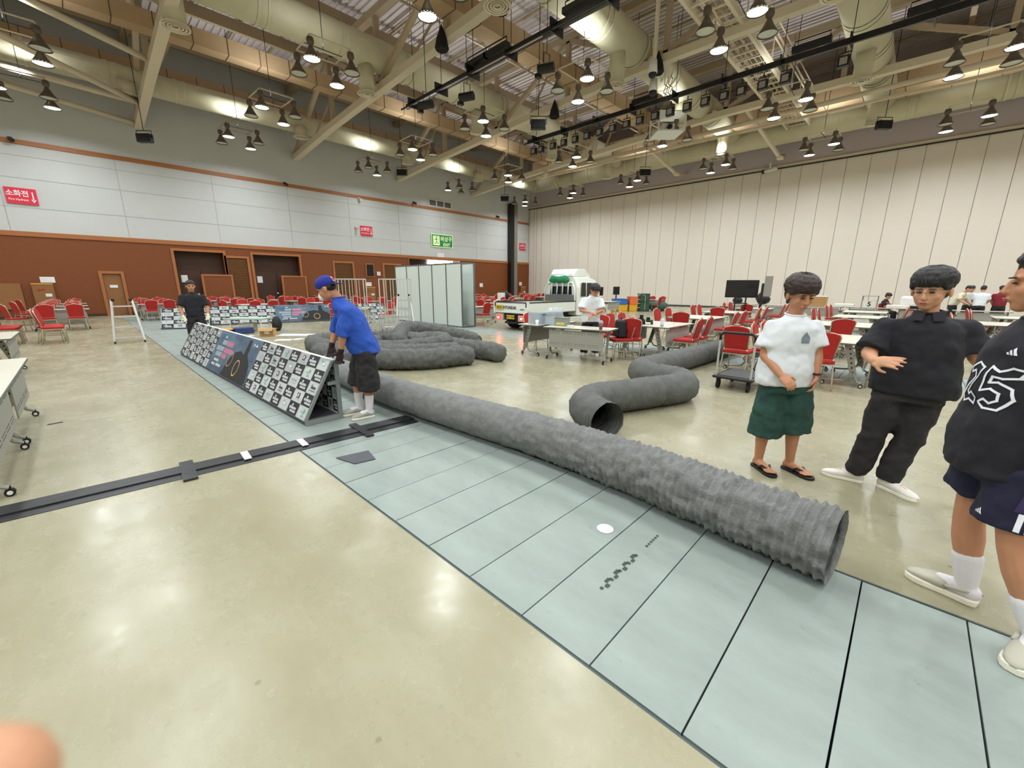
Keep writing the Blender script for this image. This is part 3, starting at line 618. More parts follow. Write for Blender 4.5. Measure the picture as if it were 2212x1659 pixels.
Hs = [('front hose of the crumpled pile, lying nearest the long hose', [(3.35, 9.1, .2), (3.5, 8.3, .2), (3.75, 7.5, .2), (4.1, 6.95, .2), (4.6, 6.62, .2), (5.15, 6.5, .2), (5.5, 6.42, .16)], .2, 0),
      ('hose of the pile whose flattened end points right towards the tables', [(5.1, 9.4, .32), (5.45, 8.5, .30), (5.75, 7.8, .25), (5.95, 7.1, .2), (6.05, 6.5, .2), (6.02, 6.1, .15)], .2, 0),
      ('hose arching up over the top of the crumpled pile', [(4.9, 8.3, .30), (5.15, 8.7, .40), (5.6, 9.1, .52), (6.2, 9.0, .46), (6.7, 8.5, .32), (7.0, 8.0, .2)], .19, 0),
      ('hose curling out of the pile at its left end', [(3.78, 8.9, .2), (3.62, 9.5, .22), (3.72, 10.2, .24), (4.2, 10.4, .24), (4.6, 9.9, .22), (4.9, 9.1, .2)], .2, 0),
      ('hose coiled in the middle of the crumpled pile', [(4.15, 8.7, .22), (4.5, 8.1, .24), (4.95, 7.7, .28), (5.45, 7.45, .34), (5.7, 7.75, .36), (5.5, 8.1, .36), (5.15, 8.0, .34)], .18, 0),
      ('second row hose of the pile behind the front hose', [(3.95, 8.6, .2), (4.2, 7.9, .22), (4.6, 7.45, .22), (5.1, 7.15, .22), (5.6, 6.95, .22)], .18, 0),
      ('flattened crumpled hose at the back of the pile', [(4.9, 10.9, .14), (5.5, 11.0, .16), (6.3, 10.7, .18), (6.9, 10.0, .18), (7.2, 9.3, .16)], .21, .35),
      ('wrinkled hose at the right back of the pile', [(5.2, 10.2, .16), (5.9, 10.0, .2), (6.5, 9.4, .18), (7.2, 8.8, .16), (7.6, 8.5, .12)], .18, .2)]
for lab, pts, R, sq in Hs:
    hose(lab, pts, R, .045, .006 if not sq else .016, .014, 30, .03 if not sq else .10, None, m_hose2, sq, seams=(.8, 1.5), taper=True, group='hoses of the crumpled pile')
# ------------------------------------------------------------------ black cable cover tape across the floor
m_tape = mat('black_tape', (40, 42, 46), .45, var=.35, vscale=2.2, col2=(28, 29, 32), bump=.3, bscale=12, vmul=(.4, 1, 1))
a0 = (-1.7, 4.50); a1 = (2.62, 4.205)
dv = (Vector((a1[0]-a0[0], a1[1]-a0[1], 0))).normalized(); nv = Vector((-dv.y, dv.x, 0))
def tq(mb, s0, s1, w0, w1, z0, z1):
    o = Vector((a0[0], a0[1], 0))
    v = [o+dv*s+nv*w_+Vector((0, 0, z)) for z in (z0, z1) for s, w_ in ((s0, w0), (s1, w0), (s1, w1), (s0, w1))]
    mb.add(v, [(3, 2, 1, 0), (4, 5, 6, 7), (0, 1, 5, 4), (1, 2, 6, 5), (2, 3, 7, 6), (3, 0, 4, 7)])
tp = MB(); tq(tp, 0, 4.3, -.165, .165, 0.0, .004); o = tag(tp.build('cable_cover', m_tape), 'long black cable cover strip taped across the floor and steel strip', 'cable cover')
tp = MB(); tq(tp, 0, 4.3, -.05, .06, .004, .016); tp.build('cable_ridge', m_tape, o)
tp = MB(); tq(tp, 2.06, 2.16, -.25, .22, .004, .020); tp.build('cross_tape', m_tape, o)
tp = MB(); tq(tp, 3.62, 3.70, -.26, .25, .004, .020); tp.build('cross_tape', m_tape, o)
for s in (2.52, 3.02):
    tp = MB(); tq(tp, s, s+.06, -.10, .12, .016, .021); tp.build('white_marker', m_paper, o)
for k in range(7):
    tp = MB(); s = .45+k*.09; tq(tp, s, s+.05, -.12, -.06, .0045, .0052); tp.build('worn_letter', mat('worn_grey', (96, 98, 100), .6), o)
sq_ = MB().prism([(0, 0), (.29, .03), (.31, -.2), (.13, -.22)], (1.43, 3.70, .004), (1, -.3, 0), (.3, 1, 0), .004)
tag(sq_.build('mat_scrap', mat('scrap_grey', (84, 86, 92), .9)), 'small dark grey square scrap lying on the steel strip', 'mat')
tag(MB().prism([(0, 0), (.13, .02), (.12, .05), (.01, .035)], (-.52, 7.02, .002), (1, 0, 0), (0, 1, 0), .002).build('floor_scrap', m_blackm), 'small black scrap on the concrete by the left tables', 'scrap')
# ------------------------------------------------------------------ sponsor board barriers (A frames)
m_bd_w = mat('board_white', (238, 242, 240), .5); m_bd_k = mat('board_black', (24, 28, 36), .55)
m_ink_w = mat('ink_white', (205, 210, 212), .6); m_ink_b = mat('ink_blue', (44, 52, 120), .6); m_ink_n = mat('ink_navy', (60, 68, 92), .6); m_ink_g = mat('ink_green', (110, 172, 156), .6); m_ink_l = mat('ink_pale', (160, 178, 188), .6)
m_ink_o = mat('ink_orange', (226, 158, 66), .6); m_ink_p = mat('ink_pink', (204, 122, 148), .6); m_ink_d = mat('ink_dark', (20, 22, 24), .7); m_ink_y = mat('ink_gold', (214, 186, 122), .6)
PR = [m_bd_w, m_bd_k, m_ink_w, m_ink_b, m_ink_n, m_ink_g, m_ink_l, m_ink_o, m_ink_p, m_ink_d, m_ink_y]
m_post = bpy.data.materials.new('poster_blue'); m_post.use_nodes = True; MATS['poster_blue'] = m_post
nt = m_post.node_tree; b_ = nt.nodes['Principled BSDF']; b_.inputs['Roughness'].default_value = .5
v_ = mapping(nt, (.9, .9, 2.4)); c_ = mix_nodes(nt, tex_noise(nt, v_, 1.6, 6, .62, .36, .66), srgb((34, 52, 74)), srgb((88, 116, 140))); nt.links.new(c_, b_.inputs['Base Color'])
PR.append(m_post)
class Face:      # flat print on a tilted face: u along, v up the face
    def __init__(s, o, u, v, lift=.0015): s.o = Vector(o); s.u = Vector(u).normalized(); s.v = Vector(v).normalized(); s.n = s.u.cross(s.v); s.lift = lift; s.mb = MB()
    def P(s, a, b, l=1): return s.o+s.u*a+s.v*b+s.n*(s.lift*l)
    def rect(s, a0, b0, a1, b1, k, l=1): s.mb.k = k; s.mb.poly([s.P(a0, b0, l), s.P(a1, b0, l), s.P(a1, b1, l), s.P(a0, b1, l)])
    def pg(s, pts, k, l=1): s.mb.k = k; s.mb.poly([s.P(a, b, l) for a, b in pts])
    def circ(s, a, b, ra, rb, k, l=1, n=14, ring=None):
        s.mb.k = k
        if ring is None: s.mb.poly([s.P(a+ra*math.cos(2*PI*i/n), b+rb*math.sin(2*PI*i/n), l) for i in range(n)]); return
        for i in range(n):
            t0 = 2*PI*i/n; t1 = 2*PI*(i+1)/n
            s.mb.poly([s.P(a+ra*math.cos(t0), b+rb*math.sin(t0), l), s.P(a+ra*math.cos(t1), b+rb*math.sin(t1), l), s.P(a+(ra-ring)*math.cos(t1), b+(rb-ring)*math.sin(t1), l), s.P(a+(ra-ring)*math.cos(t0), b+(rb-ring)*math.sin(t0), l)])
def cell_black(F, a, b, w, h):
    F.pg([(a+.30*w, b+.66*h), (a+.36*w, b+.88*h), (a+.42*w, b+.78*h), (a+.47*w, b+.84*h), (a+.44*w, b+.64*h)], 2, 2)
    x = a+.16*w
    for ww in (.13, .11, .14, .12, .10): F.rect(x, b+.40*h, x+ww*w*.86, b+.60*h, 2, 2); x += ww*w+.012*w
    x = a+.30*w
    for ww in (.12, .14, .12, .14): F.rect(x, b+.16*h, x+ww*w*.86, b+.33*h, 2, 2); x += ww*w+.01*w
def cell_white(F, a, b, w, h, kind):
    if kind == 0:      # blue square mark with orange corner
        F.rect(a+.40*w, b+.34*h, a+.66*w, b+.78*h, 3, 2); F.rect(a+.33*w, b+.60*h, a+.40*w, b+.80*h, 7, 2); F.pg([(a+.46*w, b+.42*h), (a+.50*w, b+.42*h), (a+.50*w, b+.54*h), (a+.56*w, b+.42*h), (a+.61*w, b+.42*h), (a+.55*w, b+.55*h), (a+.61*w, b+.62*h), (a+.58*w, b+.70*h), (a+.46*w, b+.70*h)], 2, 3); F.rect(a+.34*w, b+.20*h, a+.70*w, b+.25*h, 6, 2)
    elif kind == 1:    # green tree
        F.circ(a+.60*w, b+.66*h, .09*w, .17*h, 5, 2, 9); F.circ(a+.40*w, b+.52*h, .08*w, .07*h, 5, 2, 8); F.rect(a+.52*w, b+.22*h, a+.56*w, b+.55*h, 5, 2); F.pg([(a+.40*w, b+.18*h), (a+.72*w, b+.18*h), (a+.62*w, b+.28*h), (a+.48*w, b+.26*h)], 5, 2)
    elif kind == 2:    # navy word mark with a flick and a thin line
        x = a+.30*w
        for ww in (.10, .11, .10, .12): F.rect(x, b+.42*h, x+ww*w*.85, b+.62*h, 4, 2); x += ww*w
        F.pg([(a+.28*w, b+.62*h), (a+.36*w, b+.82*h), (a+.38*w, b+.64*h)], 4, 2); F.rect(a+.24*w, b+.24*h, a+.76*w, b+.29*h, 4, 2)
    elif kind == 3:    # pale oval mark
        F.circ(a+.54*w, b+.52*h, .17*w, .17*h, 6, 2, 12); F.circ(a+.55*w, b+.52*h, .10*w, .09*h, 0, 3, 10); F.pg([(a+.26*w, b+.58*h), (a+.40*w, b+.80*h), (a+.54*w, b+.80*h), (a+.42*w, b+.72*h)], 6, 2)
    else:              # pale word mark
        x = a+.22*w
        for ww in (.10, .12, .10, .12, .1): F.rect(x, b+.46*h, x+ww*w*.85, b+.66*h, 6, 2); x += ww*w
        F.rect(a+.26*w, b+.30*h, a+.76*w, b+.34*h, 6, 2)
def checker(F, a, b, W, Hh, nc, nr, ph=0, seed=0):
    cw = W/nc; ch = Hh/nr; F.rect(a, b, a+W, b+Hh, 0, 0)
    rr = random.Random(seed)
    for i in range(nc):
        kk = [3, 0, 1, 4, 2][i % 5]
        for j in range(nr):
            if (i+j+ph) % 2 == 0: F.rect(a+i*cw, b+j*ch, a+(i+1)*cw, b+(j+1)*ch, 1, 1); cell_black(F, a+i*cw, b+j*ch, cw, ch)
            else: cell_white(F, a+i*cw, b+j*ch, cw, ch, (kk+j//2) % 5)
def poster(F, a, b, W, Hh):
    F.rect(a, b, a+W, b+Hh, 11, 1)
    F.pg([(a+.42*W, b), (a+.95*W, b), (a+.98*W, b+.10*Hh), (a+.93*W, b+.42*Hh), (a+.82*W, b+.62*Hh), (a+.80*W, b+.95*Hh), (a+.745*W, b+.95*Hh), (a+.74*W, b+.6*Hh), (a+.66*W, b+.66*Hh), (a+.56*W, b+.6*Hh), (a+.48*W, b+.42*Hh), (a+.44*W, b+.15*Hh)], 9, 2)
    F.circ(a+.50*W, b+.40*Hh, .055*W, .17*Hh, 10, 3, 20, .012); F.circ(a+.70*W, b+.28*Hh, .055*W, .18*Hh, 10, 3, 20, .016); F.circ(a+.70*W, b+.11*Hh, .03*W, .015*Hh, 7, 4, 8)
    for (x0, x1, y, kk) in ((.16, .28, .72, 6), (.285, .44, .72, 8), (.06, .27, .56, 6), (.275, .50, .55, 8), (.10, .27, .42, 6), (.275, .40, .41, 8)):
        x = x0
        while x < x1-.02: F.rect(a+x*W, b+(y-.055)*Hh, a+(x+.017)*W, b+(y+.055)*Hh, kk, 3); x += .022
    for (x0, x1, y) in ((.12, .26, .27), (.10, .20, .16), (.22, .36, .17)):
        x = x0
        while x < x1-.01: F.rect(a+x*W, b+(y-.03)*Hh, a+(x+.014)*W, b+(y+.03)*Hh, 2, 3); x += .019
    F.circ(a+.10*W, b+.86*Hh, .05*W, .06*Hh, 3, 3, 14, .010); F.pg([(a+.16*W, b+.84*Hh), (a+.20*W, b+.90*Hh), (a+.22*W, b+.84*Hh)], 2, 3)
    F.pg([(a+.90*W, b+.84*Hh), (a+.925*W, b+.90*Hh), (a+.95*W, b+.84*Hh)], 2, 3); F.rect(a+.86*W, b+.84*Hh, a+.89*W, b+.90*Hh, 6, 3)
m_ifr = mat('frame_grey', (150, 156, 154), .4, .5)
def barrier(label, loc, ang, spec, W=2.4, zt=.73, dep=.42, nc=8, nr=5, near_open=True):
    t = thing('sponsor_barrier', label, 'barrier', loc, ang); L = W*len(spec)
    fv = Vector((0, .38, zt-.05)); fh = fv.length
    # local x runs away from the open end, face on the -y side
    for i, kd in enumerate(spec):
        mb = MB(); x0 = i*W+.004; x1 = (i+1)*W-.004
        a = Vector((0, 0, .05)); n = Vector((0, -fv.z, fv.y)).normalized()*-.012
        vs = [Vector((x, 0, 0))+p for x in (x0, x1) for p in (a, a+fv, a+fv+Vector((0, .03, -.0)), a+Vector((0, .03, 0)))]
        mb.add(vs, [(0, 1, 2, 3), (7, 6, 5, 4), (0, 4, 5, 1), (1, 5, 6, 2), (2, 6, 7, 3), (3, 7, 4, 0)])
        mb.add([(x0, 0, .05), (x1, 0, .05), (x1, .02, 0), (x0, .02, 0)], [(0, 1, 2, 3)])
        p = mb.build('front_panel', m_bd_w, t)
        F = Face((x1, 0, .05), (-1, 0, 0), fv) if False else Face((x0, 0, .05), (1, 0, 0), fv)
        if kd == 'c': checker(F, 0, 0, x1-x0, fh, nc, nr, i, i)
        else: poster(F, 0, 0, x1-x0, fh)
        F.mb.build('print', PR, p)
        bp = MB().box(x0, dep-.01, .03, x1, dep+.01, zt+.0); q = bp.build('back_panel', m_bd_w, t)
        for gx in ((x0,) if i == 0 else ())+((x1-1.2,) if i == len(spec)-1 else ()):
            G_ = Face((gx, dep-.01, .07), (1, 0, 0), (0, 0, 1)); checker(G_, 0, 0, 1.2, .62, 8, 4, 1, 5); G_.mb.build('print', PR, q)
    MB().box(0, .0, .0, L, dep, .045).build('base_board', mat('board_base', (66, 66, 72), .7), t)
    for x in (0.0, L):
        fr = MB(); fr.bar((x, 0, .03), (x, dep, .03), .05, .06).bar((x, dep, 0), (x, dep, zt), .05, .035).bar((x, .0, .05), (x, .38, zt-.01), .03, .03).bar((x, .30, zt*.62), (x, dep, zt*.62), .03, .04)
        fr.build('end_frame', m_ifr, t)
    MB().bar((0, dep-.03, zt*.62), (L, dep-.03, zt*.62), .02, .045).build('mid_rail', m_ifr, t)
    return t
# near barrier: face towards -x, running away along +y.  local x -> world +y needs rz = +90 deg, local -y -> world +x, so mirror by starting at the far end
def barrier_near():
    L = 7.2; t = thing('sponsor_barrier', 'long sponsor barrier on the steel strip beside the man in blue', 'barrier', (1.395, 12.05, 0), -PI/2+.021)
    return t
def build_near():
    # local frame: x from the far end towards the camera, -y side faces the left wall side (world -x)
    return barrier('long low sponsor barrier on the steel strip beside the man in blue', (1.405, 12.06, 0), -PI/2+.0235, ['c', 'p', 'c'], W=2.4, nc=8)
bn = build_near()
barrier('sponsor barrier with blue poster standing behind the folding table', (3.45, 20.1, 0), math.radians(-15), ['c', 'p', 'c'], W=2.3, nc=7)
barrier('short sponsor barrier left of the man in the black shirt', (1.85, 19.5, 0), math.radians(-22), ['c'], W=1.45, nc=4)
# ------------------------------------------------------------------ banquet chairs
m_redf = mat('chair_red', (176, 30, 26), .75, var=.14, vscale=14, bump=.15, bscale=120); m_cframe = mat('chair_frame', (190, 182, 158), .38, .45)
m_redd = mat('chair_red_back', (150, 24, 20), .8)
def make_chair():
    t = thing('banquet_chair', 'red banquet chair', 'chair')
    MB().box(-.22, -.22, .415, .22, .21, .475).build('seat', m_redf, t, bevel=.02)
    ol = [(-.175, 0), (.175, 0), (.205, .36), (.185, .40), (.10, .425), (0, .435), (-.10, .425), (-.185, .40), (-.205, .36)]
    tl = math.radians(13); uy = Vector((0, math.sin(tl), math.cos(tl)))
    MB().prism(ol, (0, .20, .49), (1, 0, 0), uy, .05).build('backrest', [m_redf], t, bevel=.012)
    o2 = [(p[0]*1.06, p[1]*1.02-.01) for p in ol]; o3 = Vector((0, .175, .49))
    fp = [o3+Vector((1, 0, 0))*a+uy*b for a, b in o2[1:]+[o2[0]]]
    MB().tube(fp, .013, 6).build('back_frame', m_cframe, t, True)
    MB().tube([o3+Vector((1, 0, 0))*a+uy*b for a, b in ((-.055, .435), (-.045, .462), (.045, .462), (.055, .435))], .009, 6).build('hand_grip', m_cframe, t, True)
    MB().bar((-.2, -.2, .405), (.2, -.2, .405), .02).bar((-.2, .2, .405), (.2, .2, .405), .02).bar((-.2, -.2, .405), (-.2, .2, .405), .02).bar((.2, -.2, .405), (.2, .2, .405), .02).build('seat_frame', m_cframe, t)
    MB().bar((-.205, -.2, .2), (-.205, .215, .2), .014).bar((.205, -.2, .2), (.205, .215, .2), .014).bar((-.2, -.2, .3), (.2, -.2, .3), .014).build('stretcher', m_cframe, t)
    for s in (-1, 1):
        MB().tube([(s*.2, -.17, .41), (s*.208, -.2, .37), (s*.21, -.225, 0)], .012, 6).build('leg', m_cframe, t, True)
        MB().tube([(s*.185, .185, .5), (s*.2, .19, .4), (s*.208, .215, .2), (s*.21, .26, 0)], .012, 6).build('leg', m_cframe, t, True)
    return t
chair0 = make_chair(); used = [False]
CH = []
def chair(x, y, ang, label, group='red banquet chairs'):      # ang: direction the sitter faces, degrees from +x
    rz = math.radians(ang+90+random.uniform(-5, 5)); loc = (x+random.uniform(-.04, .04), y+random.uniform(-.04, .04), 0)
    if not used[0]:
        used[0] = True; chair0.location = loc; chair0.rotation_euler = (0, 0, rz); chair0['label'] = label; chair0['group'] = group; c = chair0
    else: c = copy_tree(chair0, loc, rz, label, group)
    CH.append(c); return c
# ------------------------------------------------------------------ flip top tables
m_top = mat('table_top', (214, 212, 196), .35, coat=.2); m_tedge = mat('table_edge', (96, 104, 98), .5); m_tmet = mat('table_grey_metal', (150, 150, 142), .45, .4); m_panel = mat('modesty_grey', (158, 158, 150), .6); m_hole = mat('hole_dark', (52, 50, 46), .8)
def make_table(L=1.5, D=.6, perf=True):
    t = thing('folding_table', 'folding table', 'table')
    MB().box(-L/2, -D/2, .695, L/2, D/2, .72).build('tabletop', m_top, t, bevel=.004)
    MB().box(-L/2-.003, -D/2-.003, .69, L/2+.003, D/2+.003, .714).build('edge_band', m_tedge, t)
    p = MB().box(-L/2+.12, -D/2+.055, .27, L/2-.12, -D/2+.068, .66).build('modesty_panel', m_panel, t)
    if perf:
        h = MB()
        for z in (.62, .59, .38, .35):
            for k in range(int((L-.3)/.05)):
                if k % 6 == 5: continue
                x = -L/2+.16+k*.05; h.box(x-.011, -D/2+.0535, z-.004, x+.011, -D/2+.0555, z+.004)
        tag(h.build('perforation', m_hole, p), kind='stuff')
    for s in (-1, 1):
        x = s*(L/2-.09)
        l = MB(); l.add([(x-.012, -.05, .69), (x+.012, -.05, .69), (x+.012, .05, .69), (x-.012, .05, .69), (x-.012, -.19, .16), (x+.012, -.19, .16), (x+.012, -.10, .16), (x-.012, -.10, .16)], [(0, 1, 2, 3), (7, 6, 5, 4), (0, 4, 5, 1), (1, 5, 6, 2), (2, 6, 7, 3), (3, 7, 4, 0)])
        l.tube([(x, -.145, .2), (x, -.19, .10), (x, -.25, .07)], .019, 8).tube([(x, -.11, .3), (x, -.09, .18), (x, -.02, .10), (x, .12, .085), (x, .25, .08)], .019, 8)
        lg = l.build('leg', m_tmet, t, False)
        hh = MB()
        for k in range(6):
            zz_ = .62-k*.075; yy_ = -.0-.02-(.69-zz_)*.22
            for q in (-1, 1): hh.add([(x+q*.0128, yy_+.014*math.cos(a*PI/4), zz_+.018*math.sin(a*PI/4)) for a in range(8)], [tuple(range(8))])
        hh.build('punched_hole', m_hole, lg)
        for yy_ in (-.25, .25):
            c = MB(); c.cyl((x-.02, yy_, .032), (x+.02, yy_, .032), .031, n=12).box(x-.012, yy_-.01, .03, x+.012, yy_+.01, .085); cc = c.build('caster', m_blackm, lg)
            MB().cyl((x-.022, yy_, .032), (x+.022, yy_, .032), .017, n=10).build('wheel_cap', m_white, cc)
    return t
table0 = make_table(); tabused = [0]
def table(x, y, rz, label, group='grey folding tables'):
    r = math.radians(rz)
    if not tabused[0]: tabused[0] = 1; table0.location = (x, y, 0); table0.rotation_euler = (0, 0, r); table0['label'] = label; table0['group'] = group; return table0
    return copy_tree(table0, (x, y, 0), r, label, group)
ORD = ['first', 'second', 'third', 'fourth', 'fifth', 'sixth', 'seventh']
def group(x0, yc, nm, double=True, end=True, near=2, far=2, step=.7):
    if double:
        table(x0+.75, yc-.305, 0, 'pale table, near half of pair %s' % nm, 'folding tables in chair rows'); table(x0+.75, yc+.305, 180, 'pale table, far half of pair %s' % nm, 'folding tables in chair rows'); h = .61
    else: table(x0+.75, yc, 0, 'single pale table %s' % nm, 'folding tables in chair rows'); h = .3
    for k in range(near): chair(x0+.4+k*step, yc-h-.25, 90, 'red chair, %s on the near side, %s' % (('left', 'right')[k % 2], nm))
    for k in range(far): chair(x0+.4+k*step, yc+h+.25, -90, 'red chair, %s on the far side, %s' % (('left', 'right')[k % 2], nm))
    if end: chair(x0-.3, yc+.05, 22, 'red chair at the left end, %s' % nm)
group(8.75, 4.35, 'behind the S bent hose')
group(11.8, 4.5, 'right behind the tables at the S hose'); group(15.1, 4.7, 'third back from the S hose'); group(18.6, 4.7, 'below the black television')
group(8.42, .95, 'between the white and black shirted men'); group(12.0, 1.05, 'second back between the two men'); group(15.6, 1.1, 'third back between the two men', end=False)
group(14.9, -1.9, 'right of the man in the black shirt', far=2); group(18.4, -2.4, 'farther back right of the black shirt')
table(9.4, 2.25, 0, 'pale folding table behind the platform trolley', 'folding tables in chair rows'); chair(8.3, 2.2, 0, 'red banquet chair behind the handle of the trolley')
group(18.9, 1.2, 'fourth back between the two men', end=False)
for i, gx in enumerate((-1.35, 1.7, 4.9, 8.0, 11.2)):
    for j, gy in enumerate((21.9, 25.2, 28.2)):
        if (i == 1 and j == 0): continue
        cn = ['at the left edge', 'by the small door', 'behind the blue poster', 'below the second dark recess', 'behind the roll cages'][i]; rn = ['front row', 'middle row', 'rear row'][j]
        group(gx, gy, '%s, %s' % (cn, rn), double=(i in (2, 3)), end=(i % 2 == 0), near=2 if j < 2 or i > 1 else 1)
group(6.5, 15.6, 'beside the pile of hoses', False, False, 1, 2); chair(8.35, 15.1, 180, 'red banquet chair with its back to the booth wall')
group(14.4, 15.6, 'just left of the truck tail', False, True, 2, 2); table(11.9, 13.4, 0, 'small pale table at the left side of the truck', 'folding tables in chair rows'); chair(11.6, 14.0, -90, 'red banquet chair nearest the booth, left of the truck'); chair(11.3, 12.6, 90, 'red banquet chair beside the left tail light')
for nm, gx, gy in (('second row behind the truck bed', 17.2, 18.8), ('third row behind the truck bed', 21.2, 20.6), ('fourth row behind the truck bed', 21.8, 24.2), ('fifth row behind the truck bed', 25.4, 24.9), ('by the black column', 25.0, 21.4), ('in the far corner', 28.4, 25.6)): group(gx, gy, nm, True, True)
# three chairs close together at the left, twice
for k in range(3): chair(-.70, 16.85+k*.42, -4, 'red chair in the close row before the left tables, %s' % ('nearest', 'middle', 'farthest')[k], 'close row of red chairs at the left')
for k in range(3): chair(-1.52, 17.2+k*.42, -4, 'red banquet chair cut by the left edge, %s' % ('nearest', 'middle', 'farthest')[k], 'close row of red chairs at the left')
# tables at the left edge, panel side to the right
for y, x_, lab in ((5.45, -.88, 'pale folding table nearest the camera at the left edge'), (6.97, -.88, 'second pale folding table at the left edge'), (11.45, -1.22, 'third pale folding table at the left edge, near the red chairs')): table(x_, y, 90, lab, 'tables at the left edge')
# the table with the man in the white shirt behind it
table(7.45, 5.13, -79, 'folding table with perforated front before the man sorting things', 'tables before the truck'); table(7.85, 6.35, 180, 'folding table set end on, carrying the plastic boxes', 'tables before the truck')
chair(8.05, 6.85, -90, 'red banquet chair behind the plastic boxes'); chair(8.35, 5.35, 190, 'red banquet chair left of the rucksack'); chair(8.22, 4.55, 140, 'red banquet chair carrying the black rucksack')
# long tables before the panelled wall
for k in range(6): table(23.6, 6.2-k*1.62, -90, 'pale table in the long line before the panelled wall, %s from the left' % ORD[k], 'long line of tables at the back')
chair(24.4, .2, 180, 'red chair behind the long line, right of the number box'); table(26.5, 12.6, -90, 'lone pale table with white cloth before the panelled wall', 'far tables'); chair(27.0, 12.9, 180, 'red chair behind the lone far table, left one'); chair(27.0, 12.2, 180, 'red chair behind the lone far table, right one'); chair(25.6, 11.9, 90, 'red chair in front of the lone far table')
chair(20.2, 13.2, -20, 'red chair standing alone left of the blue crate'); table(21.2, 12.6, 0, 'small pale table beside the lone chair left of the crates', 'far tables')
# ------------------------------------------------------------------ white exhibition booth
m_bw = mat('booth_panel', (206, 216, 210), .5); m_bf = mat('booth_frame', (122, 128, 130), .35, .6)
t = thing('booth_wall', 'white exhibition booth wall with grey aluminium posts', 'booth', (10.1, 12.4, 0))
for k in range(5): MB().box(-.01, .03+k*.94, .05, .01, .94*(k+1)-.02, 2.40).build('wall_panel', m_bw, t)
for k in range(6): MB().box(-.022, k*.94-.025, 0, .022, k*.94+.025, 2.44).build('post', m_bf, t)
MB().box(-.02, 0, 2.39, .02, 4.7, 2.44).build('rail', m_bf, t); MB().box(-.02, 0, 0, .02, 4.7, .05).build('rail', m_bf, t)
MB().box(0, -.02, 2.39, .62, .02, 2.44).build('rail', m_bf, t); MB().box(0, -.02, 0, .62, .02, .05).build('rail', m_bf, t); MB().box(.6, -.025, 0, .645, .025, 2.44).build('post', m_bf, t)
for k in range(5): MB().box(.61, .03+k*.94, .05, .63, .94*(k+1)-.02, 2.40).build('wall_panel', m_bw, t)
MB().box(0, 4.68, .05, .62, 4.7, 2.4).build('wall_panel', m_bw, t)
# ------------------------------------------------------------------ roll cages, ladders, crates
def rollcage(lab, x, y, rz, w=.95, d=.62, h=1.8):
    t = thing('roll_cage', lab, 'roll cage', (x, y, 0), rz)
    for a in (-w/2, w/2):
        for b in (-d/2, d/2): MB().bar((a, b, .12), (a, b, h), .03).build('post', m_alu, t); MB().cyl((a-.015, b, .05), (a+.015, b, .05), .05, n=10).bar((a, b, .05), (a, b, .13), .03).build('caster', m_blackm, t)
    for b in (-d/2, d/2):
        mb = MB().bar((-w/2, b, h), (w/2, b, h), .03).bar((-w/2, b, .14), (w/2, b, .14), .03).bar((-w/2, b, .75), (w/2, b, .75), .02)
        for k in (1, 2, 3): mb.bar((-w/2+k*w/4, b, .14), (-w/2+k*w/4, b, h), .018)
        mb.build('side_grid', m_alu, t)
    mb = MB().bar((-w/2, -d/2, h), (-w/2, d/2, h), .03).bar((w/2, -d/2, h), (w/2, d/2, h), .03).bar((-w/2, -d/2, .75), (-w/2, d/2, .75), .02).bar((w/2, -d/2, .75), (w/2, d/2, .75), .02); mb.build('end_rail', m_alu, t)
    MB().box(-w/2, -d/2, .12, w/2, d/2, .15).build('deck', m_alu, t); return t
rollcage('tall silver roll cage between the man in blue and the booth', 6.75, 14.5, -.6); rollcage('tall silver roll cage in front of the booth wall', 7.75, 13.2, -.75)
def aladder(lab, x, y, rz, h, w=.5, splay=.75, rungs=4, col=None):
    t = thing('step_ladder', lab, 'ladder', (x, y, 0), rz); m_l = col or m_alu
    for s in (-1, 1):
        top = w/2-.04; 
        for q in (-1, 1):
            MB().bar((q*top, s*.06, h), (q*(w/2+.06), s*splay/2, .04), .05, .03).build('stile', m_l, t); MB().bar((q*(w/2+.06), s*splay/2, .0), (q*(w/2+.058), s*(splay/2-.01), .06), .06, .04).build('rubber_foot', m_blackm, t)
        for k in range(rungs):
            f = (k+.6)/rungs; z = h*(1-f)+.04*f; yy_ = s*(.06+(splay/2-.06)*f); xx_ = top+(w/2+.06-top)*f
            MB().bar((-xx_, yy_, z), (xx_, yy_, z), .045, .03).build('rung', m_l, t)
    for q in (-1, 1): MB().cyl((q*top-.03*q, -.09, h), (q*top-.03*q, .09, h), .04, n=10).build('hinge', m_black, t)
    return t
aladder('short silver folding ladder alone on the floor at the left', .78, 15.9, -.06, 1.17, .5, .6, 4)
aladder('silver folding ladder with black fittings beside the roll cage', 8.15, 13.35, -.5, 1.25, .5, .8, 4)
def wirecrate(lab, x, y, z, rz, w=.6, d=.4, h=.3):
    t = thing('wire_crate', lab, 'crate', (x, y, z), rz); mb = MB()
    for zz_ in (0.01, h/2, h): mb.bar((-w/2, -d/2, zz_), (w/2, -d/2, zz_), .018).bar((-w/2, d/2, zz_), (w/2, d/2, zz_), .018).bar((-w/2, -d/2, zz_), (-w/2, d/2, zz_), .018).bar((w/2, -d/2, zz_), (w/2, d/2, zz_), .018)
    mb.build('rail', m_alu, t); mb = MB()
    for k in range(9):
        x_ = -w/2+k*w/8; mb.bar((x_, -d/2, 0), (x_, -d/2, h), .01).bar((x_, d/2, 0), (x_, d/2, h), .01)
    for k in range(1, 6): y_ = -d/2+k*d/6; mb.bar((-w/2, y_, 0), (-w/2, y_, h), .01).bar((w/2, y_, 0), (w/2, y_, h), .01).bar((-w/2, y_, .01), (w/2, y_, .01), .01)
    mb.build('wire_grid', m_alu, t); return t
